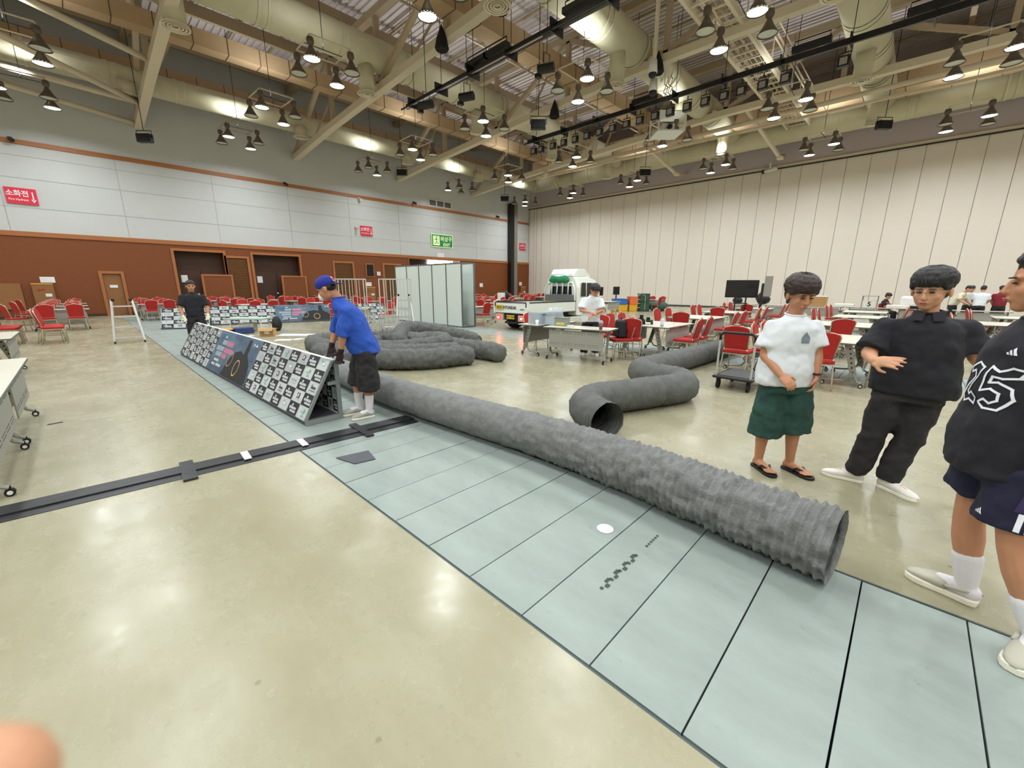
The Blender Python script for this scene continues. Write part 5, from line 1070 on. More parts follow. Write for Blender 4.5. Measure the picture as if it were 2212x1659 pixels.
def hair_mesh(par, c, R, k, m, style='bowl', vox=.006):
    c = Vector(c)
    def q(x, y, z): return c+R @ Vector((x*k, y*k, z*k))
    mb = MB()
    if style == 'bowl':
        mb.ell(q(0, -.018, .060), (.098*k, .108*k, .076*k), 18, 12, R); mb.ell(q(0, .052, .062), (.080*k, .046*k, .036*k), 14, 8, R); mb.ell(q(0, -.052, .0), (.080*k, .062*k, .078*k), 14, 10, R)
        for s in (-1, 1): mb.ell(q(s*.076, .010, .036), (.022*k, .05*k, .034*k), 10, 8, R)
    elif style == 'short':
        mb.ell(q(0, -.020, .052), (.083*k, .098*k, .078*k), 18, 12, R); mb.ell(q(0, -.050, .005), (.074*k, .060*k, .062*k), 14, 10, R); mb.ell(q(0, .045, .088), (.058*k, .04*k, .022*k), 12, 8, R)
    else:
        mb.ell(q(0, -.022, .046), (.081*k, .094*k, .072*k), 16, 10, R); mb.ell(q(0, -.05, .0), (.072*k, .056*k, .05*k), 12, 8, R)
    if style in ('bowl', 'short') and vox < .008:
        rg = random.Random(3); E_ = (.100, .112, .082) if style == 'bowl' else (.086, .100, .084)
        for i in range(76):
            a = 2*PI*i/76+rg.uniform(-.05, .05); front = math.sin(a)
            end = (-.32 if front > .3 else -.95) if style == 'bowl' else (.25 if front > .3 else -.7)
            if style == 'bowl' and abs(front) < .45 and front > -.2: end = -.28
            pts = []; rs = []
            for j in range(6):
                t_ = j/5; el = 1.25+(end-1.25)*t_; aa = a+.10*math.sin(t_*2+i)
                pts.append(q(E_[0]*math.cos(el)*math.cos(aa)*1.0, -.018+E_[1]*math.cos(el)*math.sin(aa), .058+E_[2]*math.sin(el)*1.02)); rs.append((.013, .014, .013, .011, .009, .004)[j]*k)
            mb.tube(pts, rs, 7)
    elif style == 'crop': mb.ell(q(0, -.018, .046), (.084*k, .099*k, .082*k), 16, 10, R)
    o = mb.build('hair', m, par, True); remesh(o, vox*.72, 2, .008, .02); return o
def torso_rings(mb, rings, n=20):
    # rings: (centre, half width, half depth, side vector, forward vector)
    out = []
    for c, a, b, s, f in rings:
        c = Vector(c); out.append([c+Vector(s)*a*math.copysign(abs(math.cos(t))**.82, math.cos(t))+Vector(f)*b*math.copysign(abs(math.sin(t))**.82, math.sin(t)) for t in [2*PI*i/n for i in range(n)]])
    mb.loft(out)
def shoe(par, ank, toe, kind, w=.048, sole_m=None):
    a = Vector(ank); t = Vector(toe); d = Vector((t.x-a.x, t.y-a.y, 0)).normalized(); s = Vector((d.y, -d.x, 0)); h = Vector((a.x, a.y, 0))-d*.055; L = .285
    def rings(ws, zs, z0):
        out = []
        for f_, w_, z_ in ws:
            c = h+d*(L*f_); out.append([c+s*w_*math.cos(u)+Vector((0, 0, max(z0, z0+(z_-z0)*(.5+.5*math.sin(u)) if math.sin(u) > -.2 else z0))) for u in [2*PI*i/14 for i in range(14)]])
        return out
    def solemb(z0, z1, ex=0):
        mb = MB(); P = []
        for f_, w_ in ((0, .5), (.03, .72), (.12, .84), (.3, .80), (.5, .86), (.7, 1.0), (.85, .94), (.95, .7), (1.0, .35)): P.append((f_, w_*(w+ex)))
        pts = [h+d*(L*f_)+s*w_ for f_, w_ in P]+[h+d*(L*f_)-s*w_ for f_, w_ in P[::-1]]; n = len(pts)
        mb.add([p+Vector((0, 0, z0)) for p in pts]+[p+Vector((0, 0, z1)) for p in pts], [tuple(range(n)), tuple(range(2*n-1, n-1, -1))]+[(k, n+k, n+(k+1) % n, (k+1) % n) for k in range(n)]); return mb
    if kind == 'flipflop':
        o = solemb(0, .024, .004).build('sandal', m_black, par, bevel=.005); 
        mid = h+d*(L*.76); st = MB()
        for q in (-1, 1): st.tube([h+d*(L*.38)+s*q*w*.95+Vector((0, 0, .02)), h+d*(L*.55)+s*q*w*.75+Vector((0, 0, .062)), mid+Vector((0, 0, .045)), mid+Vector((0, 0, .02))], [.009, .010, .008, .005], 8)
        st.build('strap', m_black, o, True); return o
    if kind == 'clog':
        o = solemb(0, .034, .008).build('clog', m_sole, par, bevel=.006)
        u = MB(); u.loft(rings(((.42, w*1.0, .085), (.55, w*1.08, .088), (.72, w*1.06, .075), (.88, w*.86, .062), (.97, w*.5, .05), (1.0, w*.2, .04)), 0, .03)); u.build('upper', m_clog, o, True)
        u = MB(); u.tube([h+d*(L*.42)+s*w+Vector((0, 0, .06)), h+d*(L*.2)+s*w*.98+Vector((0, 0, .075)), h+d*0+Vector((0, 0, .07)), h+d*(L*.2)-s*w*.98+Vector((0, 0, .075)), h+d*(L*.42)-s*w+Vector((0, 0, .06))], .010, 8); u.build('heel_strap', m_clog, o, True)
        hm = MB()
        for i in range(4):
            for j in range(-2, 3): p = h+d*(L*(.62+i*.07))+s*j*.014+Vector((0, 0, .0815-i*.006-abs(j)*.004)); hm.disc(p, .0038, 6)
        hm.build('vent_hole', m_hole, o); return o
    o = solemb(0, .026, .004).build('shoe', sole_m or m_sole, par, bevel=.005)
    u = MB(); u.loft(rings(((.0, w*.55, .085), (.06, w*.76, .105), (.2, w*.82, .112), (.36, w*.84, .100), (.52, w*.90, .080), (.70, w*.98, .066), (.86, w*.88, .056), (.96, w*.55, .045), (1.0, w*.25, .035)), 0, .02)); u.build('upper', m_shoe if kind == 'white' else (m_shoeg if kind == 'grey' else m_black), o, True)
    if kind != 'black':
        l = MB()
        for i in range(4): c = h+d*(L*(.38+i*.07)); z = .099-i*.009; l.bar(c+s*.022+Vector((0, 0, z)), c-s*.022+Vector((0, 0, z+.002)), .006, .004)
        l.build('lace', m_paper if kind == 'white' else m_tmet, o)
    return o
def person(B, J, label, facing, headdir, skin=None, hair=('short', None), k=1.0, top=None, bottom=None, shoes='white', group=None, vox=.0065, headup=(0, 0, 1), sit=False, fat=1.0, hcurl=(.5, .5), palms=None, gloves=None, cvox=.012, folds=.03, thumbs=(1, -1), hk=(1.05, 1.05), spread=(.12, .12), socks=None, faceon=True):
    """J: joints in the person's frame (x = right as seen, y = away from the camera side, z = up)"""
    B = Vector((B[0], B[1], 0)); v = Vector((B.x, B.y, 0)).normalized(); t = thing('person', label, 'person', B, math.atan2(-v.x, v.y), group)
    J = {a: Vector(b) for a, b in J.items()}; skin = skin or m_skin; F = Vector((*facing, 0)).normalized(); Sd = Vector((F.y, -F.x, 0))
    mb = MB(); hw = .062*fat
    for a in 'ab':
        h, kn, an, to = (J[q+a] for q in ('h', 'k', 'a', 't'))
        limb(mb, [h, h.lerp(kn, .5), kn], [.082*fat, .070*fat, .053*fat]); limb(mb, [kn, kn.lerp(an, .3), kn.lerp(an, .7), an], [.053*fat, .057*fat, .043*fat, .036*fat])
        d = Vector((to.x-an.x, to.y-an.y, 0)).normalized(); zf = .05 if shoes != 'flipflop' else .046
        limb(mb, [an, Vector((an.x, an.y, zf))-d*.025, ], [.036, .034]); limb(mb, [Vector((an.x, an.y, zf+.01)), Vector((an.x, an.y, zf))+d*.10, Vector((an.x, an.y, zf-.012))+d*.165], [.036, .030, .022])
        if shoes == 'flipflop':
            for i in range(5): p = Vector((an.x, an.y, .036))+d*(.19-abs(i-1)*.008)+Vector((d.y, -d.x, 0))*(i-2)*.017; limb(mb, [p-d*.03, p+d*.012], [.011, .010])
        s_, e, w, f_ = (J[q+a] for q in ('s', 'e', 'w', 'f'))
        s_ = s_-Vector((0, 0, .035)); limb(mb, [s_, s_.lerp(e, .5), e], [.044*fat, .048*fat, .042*fat]); limb(mb, [e, e.lerp(w, .3), w], [.043*fat, .042*fat, .027*fat])
        if not gloves: hand(mb, w, f_, (palms or {'a': (.6, -.2, 0), 'b': (-.6, -.2, 0)})[a], hk['ab'.index(a)], hcurl['ab'.index(a)], thumbs['ab'.index(a)], spread['ab'.index(a)])
    pel = J['pel']; ch = J['chest']; nk = J['neck']; up = (nk-pel).normalized()
    torso_rings(mb, [(pel-up*.10, .13*fat, .10*fat, Sd, F), (pel, .155*fat, .11*fat, Sd, F), (pel.lerp(ch, .45), .14*fat, .105*fat, Sd, F), (ch, .15*fat, .10*fat, Sd, F), (ch.lerp(nk, .40), .11*fat, .075*fat, Sd, F), (nk-up*.02, .07, .06, Sd, F)])
    limb(mb, [J['sa'].lerp(J['sb'], .15)-up*.05, J['sb'].lerp(J['sa'], .15)-up*.05], [.035, .035]); hd = J['head']; R = frame_from(headdir, Vector(headup)); limb(mb, [nk-up*.03, nk.lerp(hd, .45)+R @ Vector((0, -.01, -.0)), hd+R @ Vector((0, -.025, -.03))], [.055, .056, .055]); head_mesh(mb, hd, R, k*1.02, min(1.12, fat))
    body = mb.build('body', skin, t, True); remesh(body, vox, 5)
    if faceon: face_parts(t, hd, R, k*1.02)
    if hair[0] and hair[1]: hair_mesh(t, hd, R, k*1.02, hair[1], hair[0], vox)
    if top:
        # top: dict(m, w, d, hem (z below pelvis), sleeve fraction, sl radius)
        mb = MB(); hem = J.get('hem', pel-up*.05); W = top['w']; D = top['d']
        rings = [(hem, W[0], D[0], Sd, F), (hem.lerp(ch, .33), W[0]*.98, D[0]*1.0, Sd, F), (hem.lerp(ch, .7), W[1], D[1], Sd, F), (ch, W[1], D[1], Sd, F), (ch.lerp(nk, .5), W[2], D[1]*.95, Sd, F), (ch.lerp(nk, .76), W[2]*.80, D[1]*.76, Sd, F), (nk-up*.01, .088, .080, Sd, F), (nk+up*.022, .070, .066, Sd, F)]
        torso_rings(mb, rings, 24)
        for a in 'ab':
            s_, e, w = J['s'+a], J['e'+a], J['w'+a]; fr = top.get('sleeve', .75); r0, r1 = top.get('sr', (.075, .085)); s_ = s_-Vector((0, 0, .012)); pts = [ch.lerp(nk, .55), s_.lerp(e, .06), s_.lerp(e, min(fr, 1))]; rs = [.075, r0*.9, r1]
            if fr > 1: pts.append(e.lerp(w, fr-1)); rs = [.075, r0*.9, (r0+r1)/2, r1]
            mb.tube(pts, rs, 16); mb.ell(s_.lerp(e, .06), r0*.88, 14, 10)
        o = mb.build(top.get('name', 'tshirt'), top['m'], t, True); remesh(o, cvox, 12, folds, .11); t['_top'] = o.name
        cu_ = frame_from(F, up); cc_ = nk+up*.018; MB().tube([cc_+Sd*.073*math.cos(q_)+F*(.070*math.sin(q_))-up*(.012*math.sin(q_)) for q_ in [i*PI/10 for i in range(20)]], .008, 6, closed=True).build('neckband', top['m'], o, True)
    if bottom:
        mb = MB(); W, D = bottom['w'], bottom['d']; torso_rings(mb, [(pel+up*.02, W*.84, D*.82, Sd, F), (pel-up*.03, W*.92, D*.90, Sd, F), (pel-Vector((0, 0, .15)), W*.98, D, Sd, F)], 20)
        for a in 'ab':
            h, kn, an = (J[q+a] for q in ('h', 'k', 'a')); r = bottom['r']
            if bottom['kind'] == 'shorts': e = J.get('sh'+a, kn); mb.tube([h+Vector((0, 0, .0)), h.lerp(e, .5), e], [r[0]*.88, (r[0]+r[1])/2, r[1]], 18)
            else:
                e = an+Vector((0, 0, .02)); mb.tube([h+Vector((0, 0, .0)), h.lerp(kn, .5), kn, kn.lerp(e, .5), kn.lerp(e, .88), e-Vector((0, 0, .03))], [r[0]*.9, r[0]*.95, r[1], r[1]*.96, r[2]*1.12, r[2]], 18)
        o = mb.build(bottom.get('name', bottom['kind']), bottom['m'], t, True); remesh(o, cvox, 4, folds*1.1, .10)
    if socks:
        for a in 'ab':
            an, kn = J['a'+a], J['k'+a]; u = (kn-an).normalized(); d2 = Vector((J['t'+a].x-an.x, J['t'+a].y-an.y, 0)).normalized(); mb = MB(); limb(mb, [an+u*socks*.97, an+u*socks*.5, an, Vector((an.x, an.y, .058))-d2*.022], [.055*fat, .049*fat, .042, .041]); limb(mb, [Vector((an.x, an.y, .066)), Vector((an.x, an.y, .06))+d2*.09], [.042, .036]); sk = mb.build('sock', m_sock, t, True); remesh(sk, .006, 3)
    for a in 'ab':
        if shoes: shoe(t, J['a'+a], J['t'+a], shoes)
    if gloves:
        for a in 'ab': mb = MB(); w, f_ = J['w'+a], J['f'+a]; limb(mb, [w.lerp(J['e'+a], .15), w], [.036, .033]); hand(mb, w, f_, (-.2, -.5, 0), 1.12, .8, thumbs[0 if a == 'a' else 1]); o = mb.build('glove', gloves, t, True); remesh(o, vox, 3)
    return t
def decal(par, target, mesh, o, ux, uy, m, name='lettering', off=.004):
    # lay a flat print on a garment by casting along the viewing normal of the print
    bt = BVHTree.FromPolygons([v.co.copy() for v in target.data.vertices], [tuple(p.vertices) for p in target.data.polygons])
    bm = bmesh.new(); bm.from_mesh(mesh); bmesh.ops.triangulate(bm, faces=bm.faces[:])
    for _ in range(2):
        es = [e for e in bm.edges if e.calc_length() > .02]
        if es: bmesh.ops.subdivide_edges(bm, edges=es, cuts=1); bmesh.ops.triangulate(bm, faces=bm.faces[:])
    ux = Vector(ux).normalized(); uy = Vector(uy); uy = (uy-ux*uy.dot(ux)).normalized(); n = ux.cross(uy); o = Vector(o)
    for v in bm.verts:
        p = o+ux*v.co.x+uy*v.co.y+n*.4; h = bt.ray_cast(p, -n)
        v.co = (h[0]+n*off) if h[0] is not None else o+ux*v.co.x+uy*v.co.y
    me = bpy.data.meshes.new(name); bm.to_mesh(me); bm.free(); me.materials.append(m); ob = bpy.data.objects.new(name, me); C.objects.link(ob); ob.parent = par; return ob
def polymesh(polys):
    mb = MB()
    for p in polys: mb.poly([(a, b, 0) for a, b in p])
    return mb.mesh('print', m_white)
def outline(pts, w):
    out = []
    for (x0, y0), (x1, y1) in zip(pts, pts[1:]+pts[:1]):
        d = Vector((x1-x0, y1-y0)); L = d.length; d /= L; n = Vector((-d.y, d.x))*w/2; e = d*w*.4
        out.append([(x0-e.x-n.x, y0-e.y-n.y), (x1+e.x-n.x, y1+e.y-n.y), (x1+e.x+n.x, y1+e.y+n.y), (x0-e.x+n.x, y0-e.y+n.y)])
    return out
TRI = [[(-.5+.33*i+.0, -.4), (-.5+.33*i+.24, -.4), (-.5+.33*i+.24-.14*(1+i)*.75, -.4+.28*(1+i)*.9), (-.5+.33*i-.14*(1+i)*.45, -.4+.20*(1+i)*.9)] for i in range(3)]
# --- man in the white tee
J = dict(head=(-.045, 0, 1.535), neck=(-.06, .03, 1.36), chest=(-.065, .02, 1.18), pel=(-.055, .02, .88), sa=(-.215, -.02, 1.295), sb=(.075, .10, 1.31), ea=(-.222, -.08, 1.03), wa=(-.085, -.19, .895), fa=(-.0, -.25, .835), eb=(.132, .08, 1.05), wb=(.148, .02, .88), fb=(.146, -.01, .78), ha=(-.125, -.0, .80), hb=(.035, .06, .80), ka=(-.155, -.03, .44), kb=(.055, .07, .45), aa=(-.158, 0, .085), ab=(.074, .10, .085), ta=(-.055, -.13, 0), tb=(.225, -.02, 0), hem=(-.07, .02, .785), sha=(-.145, -.02, .32), shb=(.06, .07, .37))
p1 = person((4.05, .62), J, 'young man in a white tee, dark green shorts and black sandals, looking down', (.5, -.85), (.50, -.80, -.30), m_skin2, ('bowl', m_hairb), 1.12, dict(m=m_tee, w=(.215, .20, .175), d=(.160, .13), sleeve=.74, sr=(.070, .098)), dict(kind='shorts', m=m_grn, w=.185, d=.135, r=(.125, .135)), 'flipflop', hcurl=(.9, .7), palms={'a': (.5, -.1, -.6), 'b': (-.7, -.1, 0)}, fat=.98)
tsh = bpy.data.objects[p1['_top']]
decal(p1, tsh, polymesh([[(-.03, -.045), (.03, -.045), (.035, 0), (0, .045), (-.035, 0)]]), (.055, -.1, 1.20), (.9, .43, 0), (0, 0, 1), mat('print_grey', (120, 132, 142), .8), 'chest_print')
MB().tube([(.148+.032*math.cos(a), .02+.032*math.sin(a), .905) for a in [i*PI/6 for i in range(12)]], .008, 6, closed=True).build('wristband', m_black, p1, True)
# --- heavy man in the black shirt with glasses
J = dict(head=(.098, 0, 1.575), neck=(.115, .03, 1.405), chest=(.11, .02, 1.19), pel=(.105, .02, .90), sa=(-.095, -.02, 1.32), sb=(.32, .05, 1.33), ea=(-.165, -.12, 1.10), wa=(-.125, -.28, 1.065), fa=(-.02, -.33, 1.075), eb=(.405, .06, 1.12), wb=(.48, .16, 1.02), fb=(.55, .22, .98), ha=(.02, 0, .80), hb=(.20, .02, .80), ka=(-.04, -.03, .45), kb=(.165, 0, .45), aa=(-.09, 0, .085), ab=(.105, 0, .085), ta=(-.30, -.02, 0), tb=(.30, -.14, 0), hem=(.115, .02, .80))
p2 = person((4.3, .02), J, 'stout man in a black short sleeved shirt, black trousers and glasses, gesturing', (-.25, -.97), (-.30, -.93, -.16), m_skin, ('bowl', m_hair), 1.15, dict(m=m_teek, name='shirt', w=(.262, .245, .215), d=(.175, .16), sleeve=.86, sr=(.092, .110)), dict(kind='trousers', m=m_pk, w=.22, d=.16, r=(.120, .088, .074)), 'white', spread=(.6, .15), hk=(1.2, 1.05), hcurl=(.28, .4), palms={'a': (.1, .75, -.6), 'b': (-.6, -.2, 0)}, fat=1.15, thumbs=(-1, -1))
R = frame_from((-.30, -.93, -.16)); hc = Vector((.098, 0, 1.575)); g = MB(); kk = 1.17
def hq(x, y, z): return hc+R @ Vector((x*kk, y*kk, z*kk))
for s in (-1, 1):
    g.tube([hq(s*.034+.025*math.cos(a), .096, .001+.019*math.sin(a)) for a in [i*PI/7 for i in range(14)]], .0014, 5, closed=True); g.tube([hq(s*.059, .095, .005), hq(s*.086, .05, .006), hq(s*.088, -.01, .004)], .0016, 5)
g.tube([hq(-.010, .098, .003), hq(.010, .098, .003)], .0014, 5); g.build('glasses', m_tmet, p2)
tsh = bpy.data.objects[p2['_top']]
for s in (-1, 1):
    a = Vector((.115, -.062, 1.412)); MB().add([a+Vector((s*.015, 0, .01)), a+Vector((s*.085, .04, .02)), a+Vector((s*.095, -.035, -.045)), a+Vector((s*.03, -.06, -.05))], [(0, 1, 2, 3)]).build('collar', m_teek, p2)
# --- man in the black number jersey, cut by the right edge
J = dict(head=(-.112, .0, 1.62), neck=(-.075, .02, 1.46), chest=(-.10, .0, 1.24), pel=(-.065, .0, .90), sa=(-.165, .15, 1.35), sb=(.03, -.16, 1.36), ea=(-.13, .30, 1.12), wa=(-.16, .30, .90), fa=(-.17, .29, .8), eb=(.16, -.22, 1.10), wb=(.17, -.26, .88), fb=(.15, -.27, .78), ha=(-.115, .09, .82), hb=(-.01, -.09, .82), ka=(-.135, .10, .46), kb=(.03, -.13, .47), aa=(-.075, .10, .085), ab=(.165, -.12, .085), ta=(-.285, .12, 0), tb=(.13, -.30, 0), hem=(-.085, .0, .76), sha=(-.135, .10, .60), shb=(.0, -.10, .56))
p3 = person((2.85, -.5), J, 'man in a black number jersey and grey clogs, cut by the right edge', (-.86, -.50), (-.97, -.22, -.04), m_skin2, ('short', m_hair), 1.08, dict(m=m_navy, name='jersey', w=(.20, .185, .17), d=(.175, .14), sleeve=.5, sr=(.068, .078)), dict(kind='shorts', m=mat('shorts_navy', (24, 24, 50), .85), w=.19, d=.16, r=(.115, .125)), 'clog', fat=1.1, socks=.17)
tsh = bpy.data.objects[p3['_top']]; uxj = (.50, -.86, 0); m_out = mat('jersey_white', (232, 236, 244), .7)
two = [(-.175, .10), (-.10, .14), (-.045, .115), (-.07, .05), (-.145, -.06), (-.125, -.075), (-.10, -.055), (-.05, -.085), (-.06, -.125), (-.11, -.105), (-.17, -.13), (-.20, -.09), (-.10, .045), (-.12, .085), (-.165, .065)]
five = [(.0, .13), (.05, .105), (.10, .135), (.15, .125), (.13, .08), (.075, .065), (.03, .07), (.02, .03), (.06, .04), (.12, .01), (.14, -.05), (.10, -.125), (.03, -.13), (-.01, -.10), (.02, -.075), (.05, -.095), (.085, -.07), (.085, -.025), (.04, -.005), (-.02, -.03), (-.01, .04)]
decal(p3, tsh, polymesh(outline([(a*.72, b*.72) for a, b in two], .009)), (-.135, -.09, 1.165), uxj, (0, 0, 1), m_out, 'jersey_number'); decal(p3, tsh, polymesh(outline([(a*.72, b*.72) for a, b in five], .009)), (-.135, -.09, 1.165), uxj, (0, 0, 1), m_out, 'jersey_number')
decal(p3, tsh, polymesh([[(a*.045, b*.045) for a, b in q] for q in TRI]), (-.085, -.12, 1.335), uxj, (0, 0, 1), m_out, 'chest_emblem')
so = [c for c in kids(p3) if c.name.startswith('shorts')][0]
decal(p3, so, polymesh([[(a*.04, b*.04) for a, b in q] for q in TRI]), (-.06, -.14, .615), (.75, -.66, 0), (0, 0, 1), m_out, 'shorts_emblem')
decal(p3, so, polymesh([[(x, -.04), (x+.018, -.04), (x+.018, .04), (x, .04)] for x in (-.03, 0, .03)]), (.045, -.2, .615), (.98, -.2, 0), (0, 0, 1), m_out, 'shorts_stripes')
decal(p3, so, polymesh([[(-.05, -.04), (.04, -.04), (.05, .16), (-.02, .16)]]), (.05, -.2, .70), (.98, -.2, 0), (0, 0, 1), m_purp, 'purple_panel')
# --- man in blue bending over the barrier
J = dict(head=(-.245, 0, 1.555), neck=(-.115, 0, 1.44), chest=(.005, 0, 1.215), pel=(.115, 0, .92), sa=(-.055, -.17, 1.34), sb=(-.095, .17, 1.33), ea=(-.11, -.19, 1.03), wa=(-.15, -.15, .84), fa=(-.175, -.13, .74), eb=(-.20, .15, 1.03), wb=(-.255, .12, .88), fb=(-.275, .09, .77), ha=(.12, -.10, .84), hb=(.09, .10, .84), ka=(.13, -.10, .46), kb=(.0, .10, .46), aa=(.115, -.10, .085), ab=(0, .10, .085), ta=(-.10, -.16, 0), tb=(-.2, .05, 0), hem=(.125, 0, .80), sha=(.125, -.10, .34), shb=(.02, .10, .38))
p4 = person((2.2, 4.78), J, 'man in a blue tee and blue cap worn backwards, bending over the barrier', (-.95, .25), (-.88, .30, -.42), m_skin2, ('crop', m_hair), 1.08, dict(m=m_blue, w=(.205, .20, .175), d=(.18, .15), sleeve=1.02, sr=(.082, .078)), dict(kind='shorts', m=m_pk, w=.185, d=.155, r=(.125, .135)), 'grey', socks=.19, gloves=m_glove)
R = frame_from((-.88, .30, -.42)); hc = Vector((-.245, 0, 1.555)); kk = 1.12
m_cap = mat('cap_blue', (28, 42, 140), .8, bump=.2, bscale=120)
cp = MB().ell(hq(0, -.014, .052), (.096, .116, .088), 20, 12, R).build('cap', m_cap, p4, True)
br = MB(); br.loft([[hq(-.075, -.085, .02), hq(.075, -.085, .02), hq(.075, -.085, .012), hq(-.075, -.085, .012)], [hq(-.07, -.15, -.002), hq(.07, -.15, -.002), hq(.07, -.15, -.010), hq(-.07, -.15, -.010)], [hq(-.035, -.185, -.018), hq(.035, -.185, -.018), hq(.035, -.185, -.025), hq(-.035, -.185, -.025)]]); br.build('brim', m_cap, cp, bevel=.004)
MB().add([hq(-.035, -.118, .035), hq(.03, -.118, .035), hq(.028, -.108, .085), hq(-.032, -.108, .085)], [(0, 1, 2, 3)]).build('cap_badge', m_paper, cp); MB().add([hq(-.028, -.121, .041), hq(.022, -.121, .041), hq(.020, -.112, .079), hq(-.025, -.112, .079)], [(0, 1, 2, 3)]).build('cap_badge_red', mat('badge_red', (150, 40, 70), .7), cp)
MB().ell(hq(0, .085, -.055), (.05, .03, .045), 12, 8, R).build('face_mask', m_paper, p4, True)
MB().bar((-.20, -.13, .73), (-.12, -.13, .71), .03).build('tool', m_black, p4)
# --- man in the black tee and white gloves behind the far end
J = dict(head=(.03, 0, 1.56), neck=(.03, .02, 1.40), chest=(.03, .02, 1.2), pel=(.03, .02, .92), sa=(-.17, 0, 1.33), sb=(.22, 0, 1.33), ea=(-.23, -.02, 1.05), wa=(-.20, -.14, .84), fa=(-.17, -.2, .76), eb=(.28, -.02, 1.05), wb=(.27, -.14, .86), fb=(.25, -.2, .78), ha=(-.06, 0, .84), hb=(.12, 0, .84), ka=(-.08, -.02, .47), kb=(.14, -.02, .47), aa=(-.09, 0, .085), ab=(.15, 0, .085), ta=(-.12, -.2, 0), tb=(.18, -.2, 0), hem=(.03, .02, .82))
person((1.83, 12.45), J, 'man in a black tee and white gloves holding the far barrier end', (.1, -1), (.12, -.98, -.05), m_skin2, ('crop', m_hair), 1.1, dict(m=m_teek, w=(.19, .19, .18), d=(.13, .13), sleeve=.8, sr=(.08, .088)), dict(kind='trousers', m=m_pk, w=.17, d=.13, r=(.11, .095, .075)), 'black', gloves=m_glovew, vox=.009, cvox=.016)
# --- man in white behind the perforated table, arms crossed over his work
J = dict(head=(.03, -.06, 1.50), neck=(-.02, .0, 1.375), chest=(-.04, .03, 1.18), pel=(-.04, .05, .90), sa=(-.215, .02, 1.30), sb=(.155, .02, 1.30), ea=(-.26, -.10, 1.06), wa=(-.05, -.26, 1.02), fa=(.05, -.28, 1.0), eb=(.20, -.10, 1.06), wb=(.0, -.28, .97), fb=(-.06, -.30, .91), ha=(-.12, .05, .82), hb=(.05, .05, .82), ka=(-.15, .03, .46), kb=(.08, .03, .46), aa=(-.16, .05, .085), ab=(.12, .05, .085), ta=(-.2, -.15, 0), tb=(.14, -.16, 0), hem=(-.04, .04, .79))
person((8.05, 5.22), J, 'man in a loose white tee sorting things behind the perforated table', (.15, -.99), (.45, -.72, -.52), m_skin2, ('bowl', m_hair), 1.12, dict(m=m_tee, w=(.215, .21, .19), d=(.14, .13), sleeve=.85, sr=(.085, .098)), dict(kind='trousers', m=m_pk, w=.18, d=.14, r=(.115, .10, .08)), 'white', vox=.009, cvox=.015, hcurl=(.6, .7), palms={'a': (0, .2, -.9), 'b': (0, .2, -.9)})
# --- far group at the long tables
def stand(B, label, face, topm, botm, bend=.18, hm=None, arms=0):
    f = Vector((*face, 0)).normalized(); s = Vector((f.y, -f.x, 0)); P = lambda a, b, c: tuple(s*a+f*b+Vector((0, 0, c)))
    J = dict(head=P(0, bend*1.5, 1.52), neck=P(0, bend, 1.37), chest=P(0, bend*.6, 1.2), pel=P(0, 0, .92), sa=P(-.18, bend*.85, 1.31), sb=P(.18, bend*.85, 1.31), ea=P(-.22, bend+.03, 1.06), wa=P(-.13, bend+.22, .93), fa=P(-.1, bend+.3, .88), eb=P(.22, bend+.03, 1.06), wb=P(.13, bend+.22, .93), fb=P(.1, bend+.3, .88), ha=P(-.09, 0, .84), hb=P(.09, 0, .84), ka=P(-.1, .02, .46), kb=P(.1, .02, .46), aa=P(-.11, 0, .085), ab=P(.11, 0, .085), ta=P(-.13, .2, 0), tb=P(.13, .2, 0), hem=P(0, 0, .86))
    return person(B, J, label, face, (f.x, f.y, -.5), m_skin, ('short', hm or m_hair), 1.08, dict(m=topm, w=(.19, .19, .175), d=(.13, .13), sleeve=.8, sr=(.08, .088)), dict(kind='trousers', m=botm, w=.17, d=.13, r=(.11, .095, .075)), 'white', vox=.018, cvox=.02, folds=.015, group='people working at the far tables', faceon=False)
stand((25.3, -1.2), 'person in a cream tee bending to the right, leftmost of the far standing group', (.9, -.4), mat('tee_cream', (226, 218, 192), .85), m_pk, .25)
stand((26.4, -1.72), 'person in a white lettered tee facing the camera in the far standing group', (-.1, -1), m_tee, m_pk, .12)
stand((25.0, -1.9), 'person in a white tee seen from behind in the far standing group', (.1, 1), m_tee, m_pk, .12)
stand((25.2, -2.45), 'person in a dark red top, rightmost of the far standing group', (-.2, 1), mat('tee_maroon', (120, 24, 36), .85), m_pk, .1)
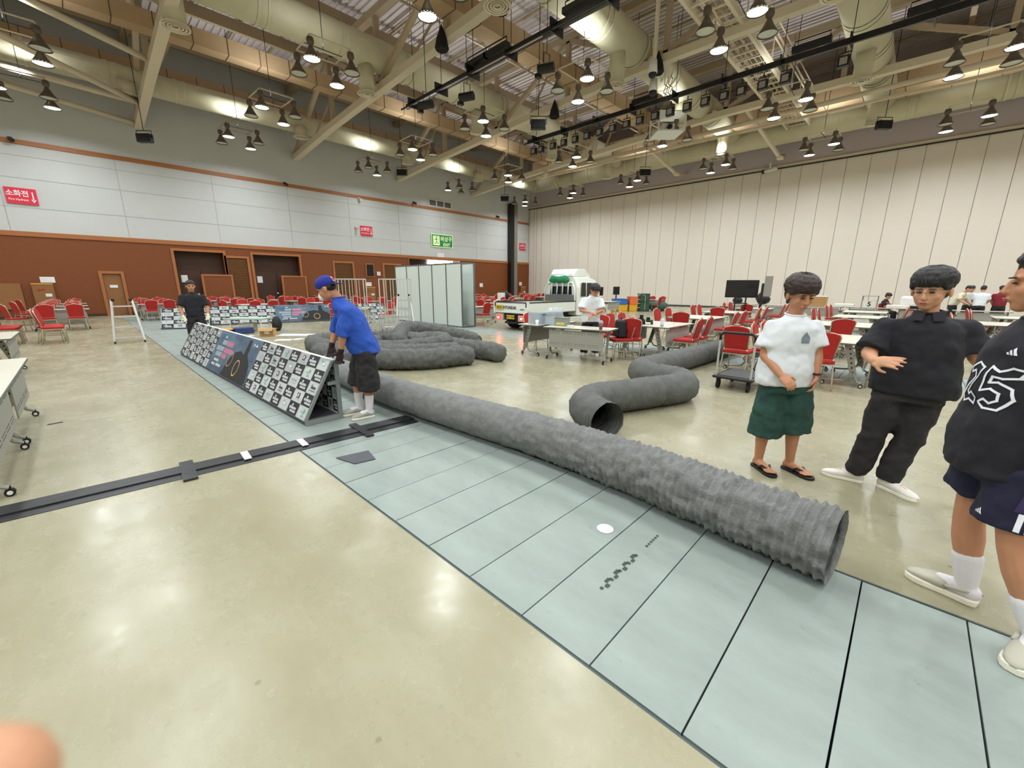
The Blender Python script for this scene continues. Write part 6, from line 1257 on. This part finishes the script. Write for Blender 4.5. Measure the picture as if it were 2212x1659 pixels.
def seated(B, label, face, topm):
    f = Vector((*face, 0)).normalized(); s = Vector((f.y, -f.x, 0)); P = lambda a, b, c: tuple(s*a+f*b+Vector((0, 0, c)))
    J = dict(head=P(0, .12, 1.20), neck=P(0, .06, 1.04), chest=P(0, .03, .84), pel=P(0, 0, .55), sa=P(-.18, .05, .98), sb=P(.18, .05, .98), ea=P(-.22, .12, .76), wa=P(-.12, .35, .77), fa=P(-.08, .43, .76), eb=P(.22, .12, .76), wb=P(.12, .35, .77), fb=P(.08, .43, .76), ha=P(-.09, 0, .52), hb=P(.09, 0, .52), ka=P(-.1, .42, .50), kb=P(.1, .42, .50), aa=P(-.1, .42, .085), ab=P(.1, .42, .085), ta=P(-.1, .6, 0), tb=P(.1, .6, 0), hem=P(0, 0, .50))
    return person(B, J, label, face, (f.x, f.y, -.4), m_skin, ('bowl', m_hair), 1.08, dict(m=topm, w=(.19, .19, .175), d=(.13, .13), sleeve=.9, sr=(.08, .088)), dict(kind='trousers', m=m_pk, w=.17, d=.13, r=(.10, .085, .07)), 'black', vox=.018, cvox=.02, folds=.015, group='people working at the far tables', faceon=False)
seated((24.7, .95), 'person in a black top seated behind the long tables beside the white bundle', (1, -.3), m_teek); chair(24.75, .95, 5, 'red chair of the person seated beside the white bundle')
seated((24.5, .1), 'person in a dark hood seated behind the long tables left of the stout man', (.9, .3), mat('hood', (46, 30, 36), .85)); chair(24.5, .1, 10, 'red chair of the hooded person at the long tables')
# --- thumb of the photographer's hand in the lower left corner
d_ = (_f + _r*(-68-1106)/881 - _u*(1738-829.5)/881).normalized(); c0 = Vector((0, 0, H_CAM))+d_*.16
mb = MB(); ax = (_r*.35+_u*.94).normalized(); back = (-_r*.75-_u*.65).normalized()
limb(mb, [c0+back*.13+_f*-.02, c0+back*.06, c0+back*.02, c0], [.024, .019, .017, .0135]); mb.ell(c0+back*.15-_f*.03, (.035, .035, .045), 14, 10)
o = mb.build('person', m_skin, None, True); remesh(o, .002, 6); tag(o, 'blurred fingertip of the photographer in the lower left corner', 'person')
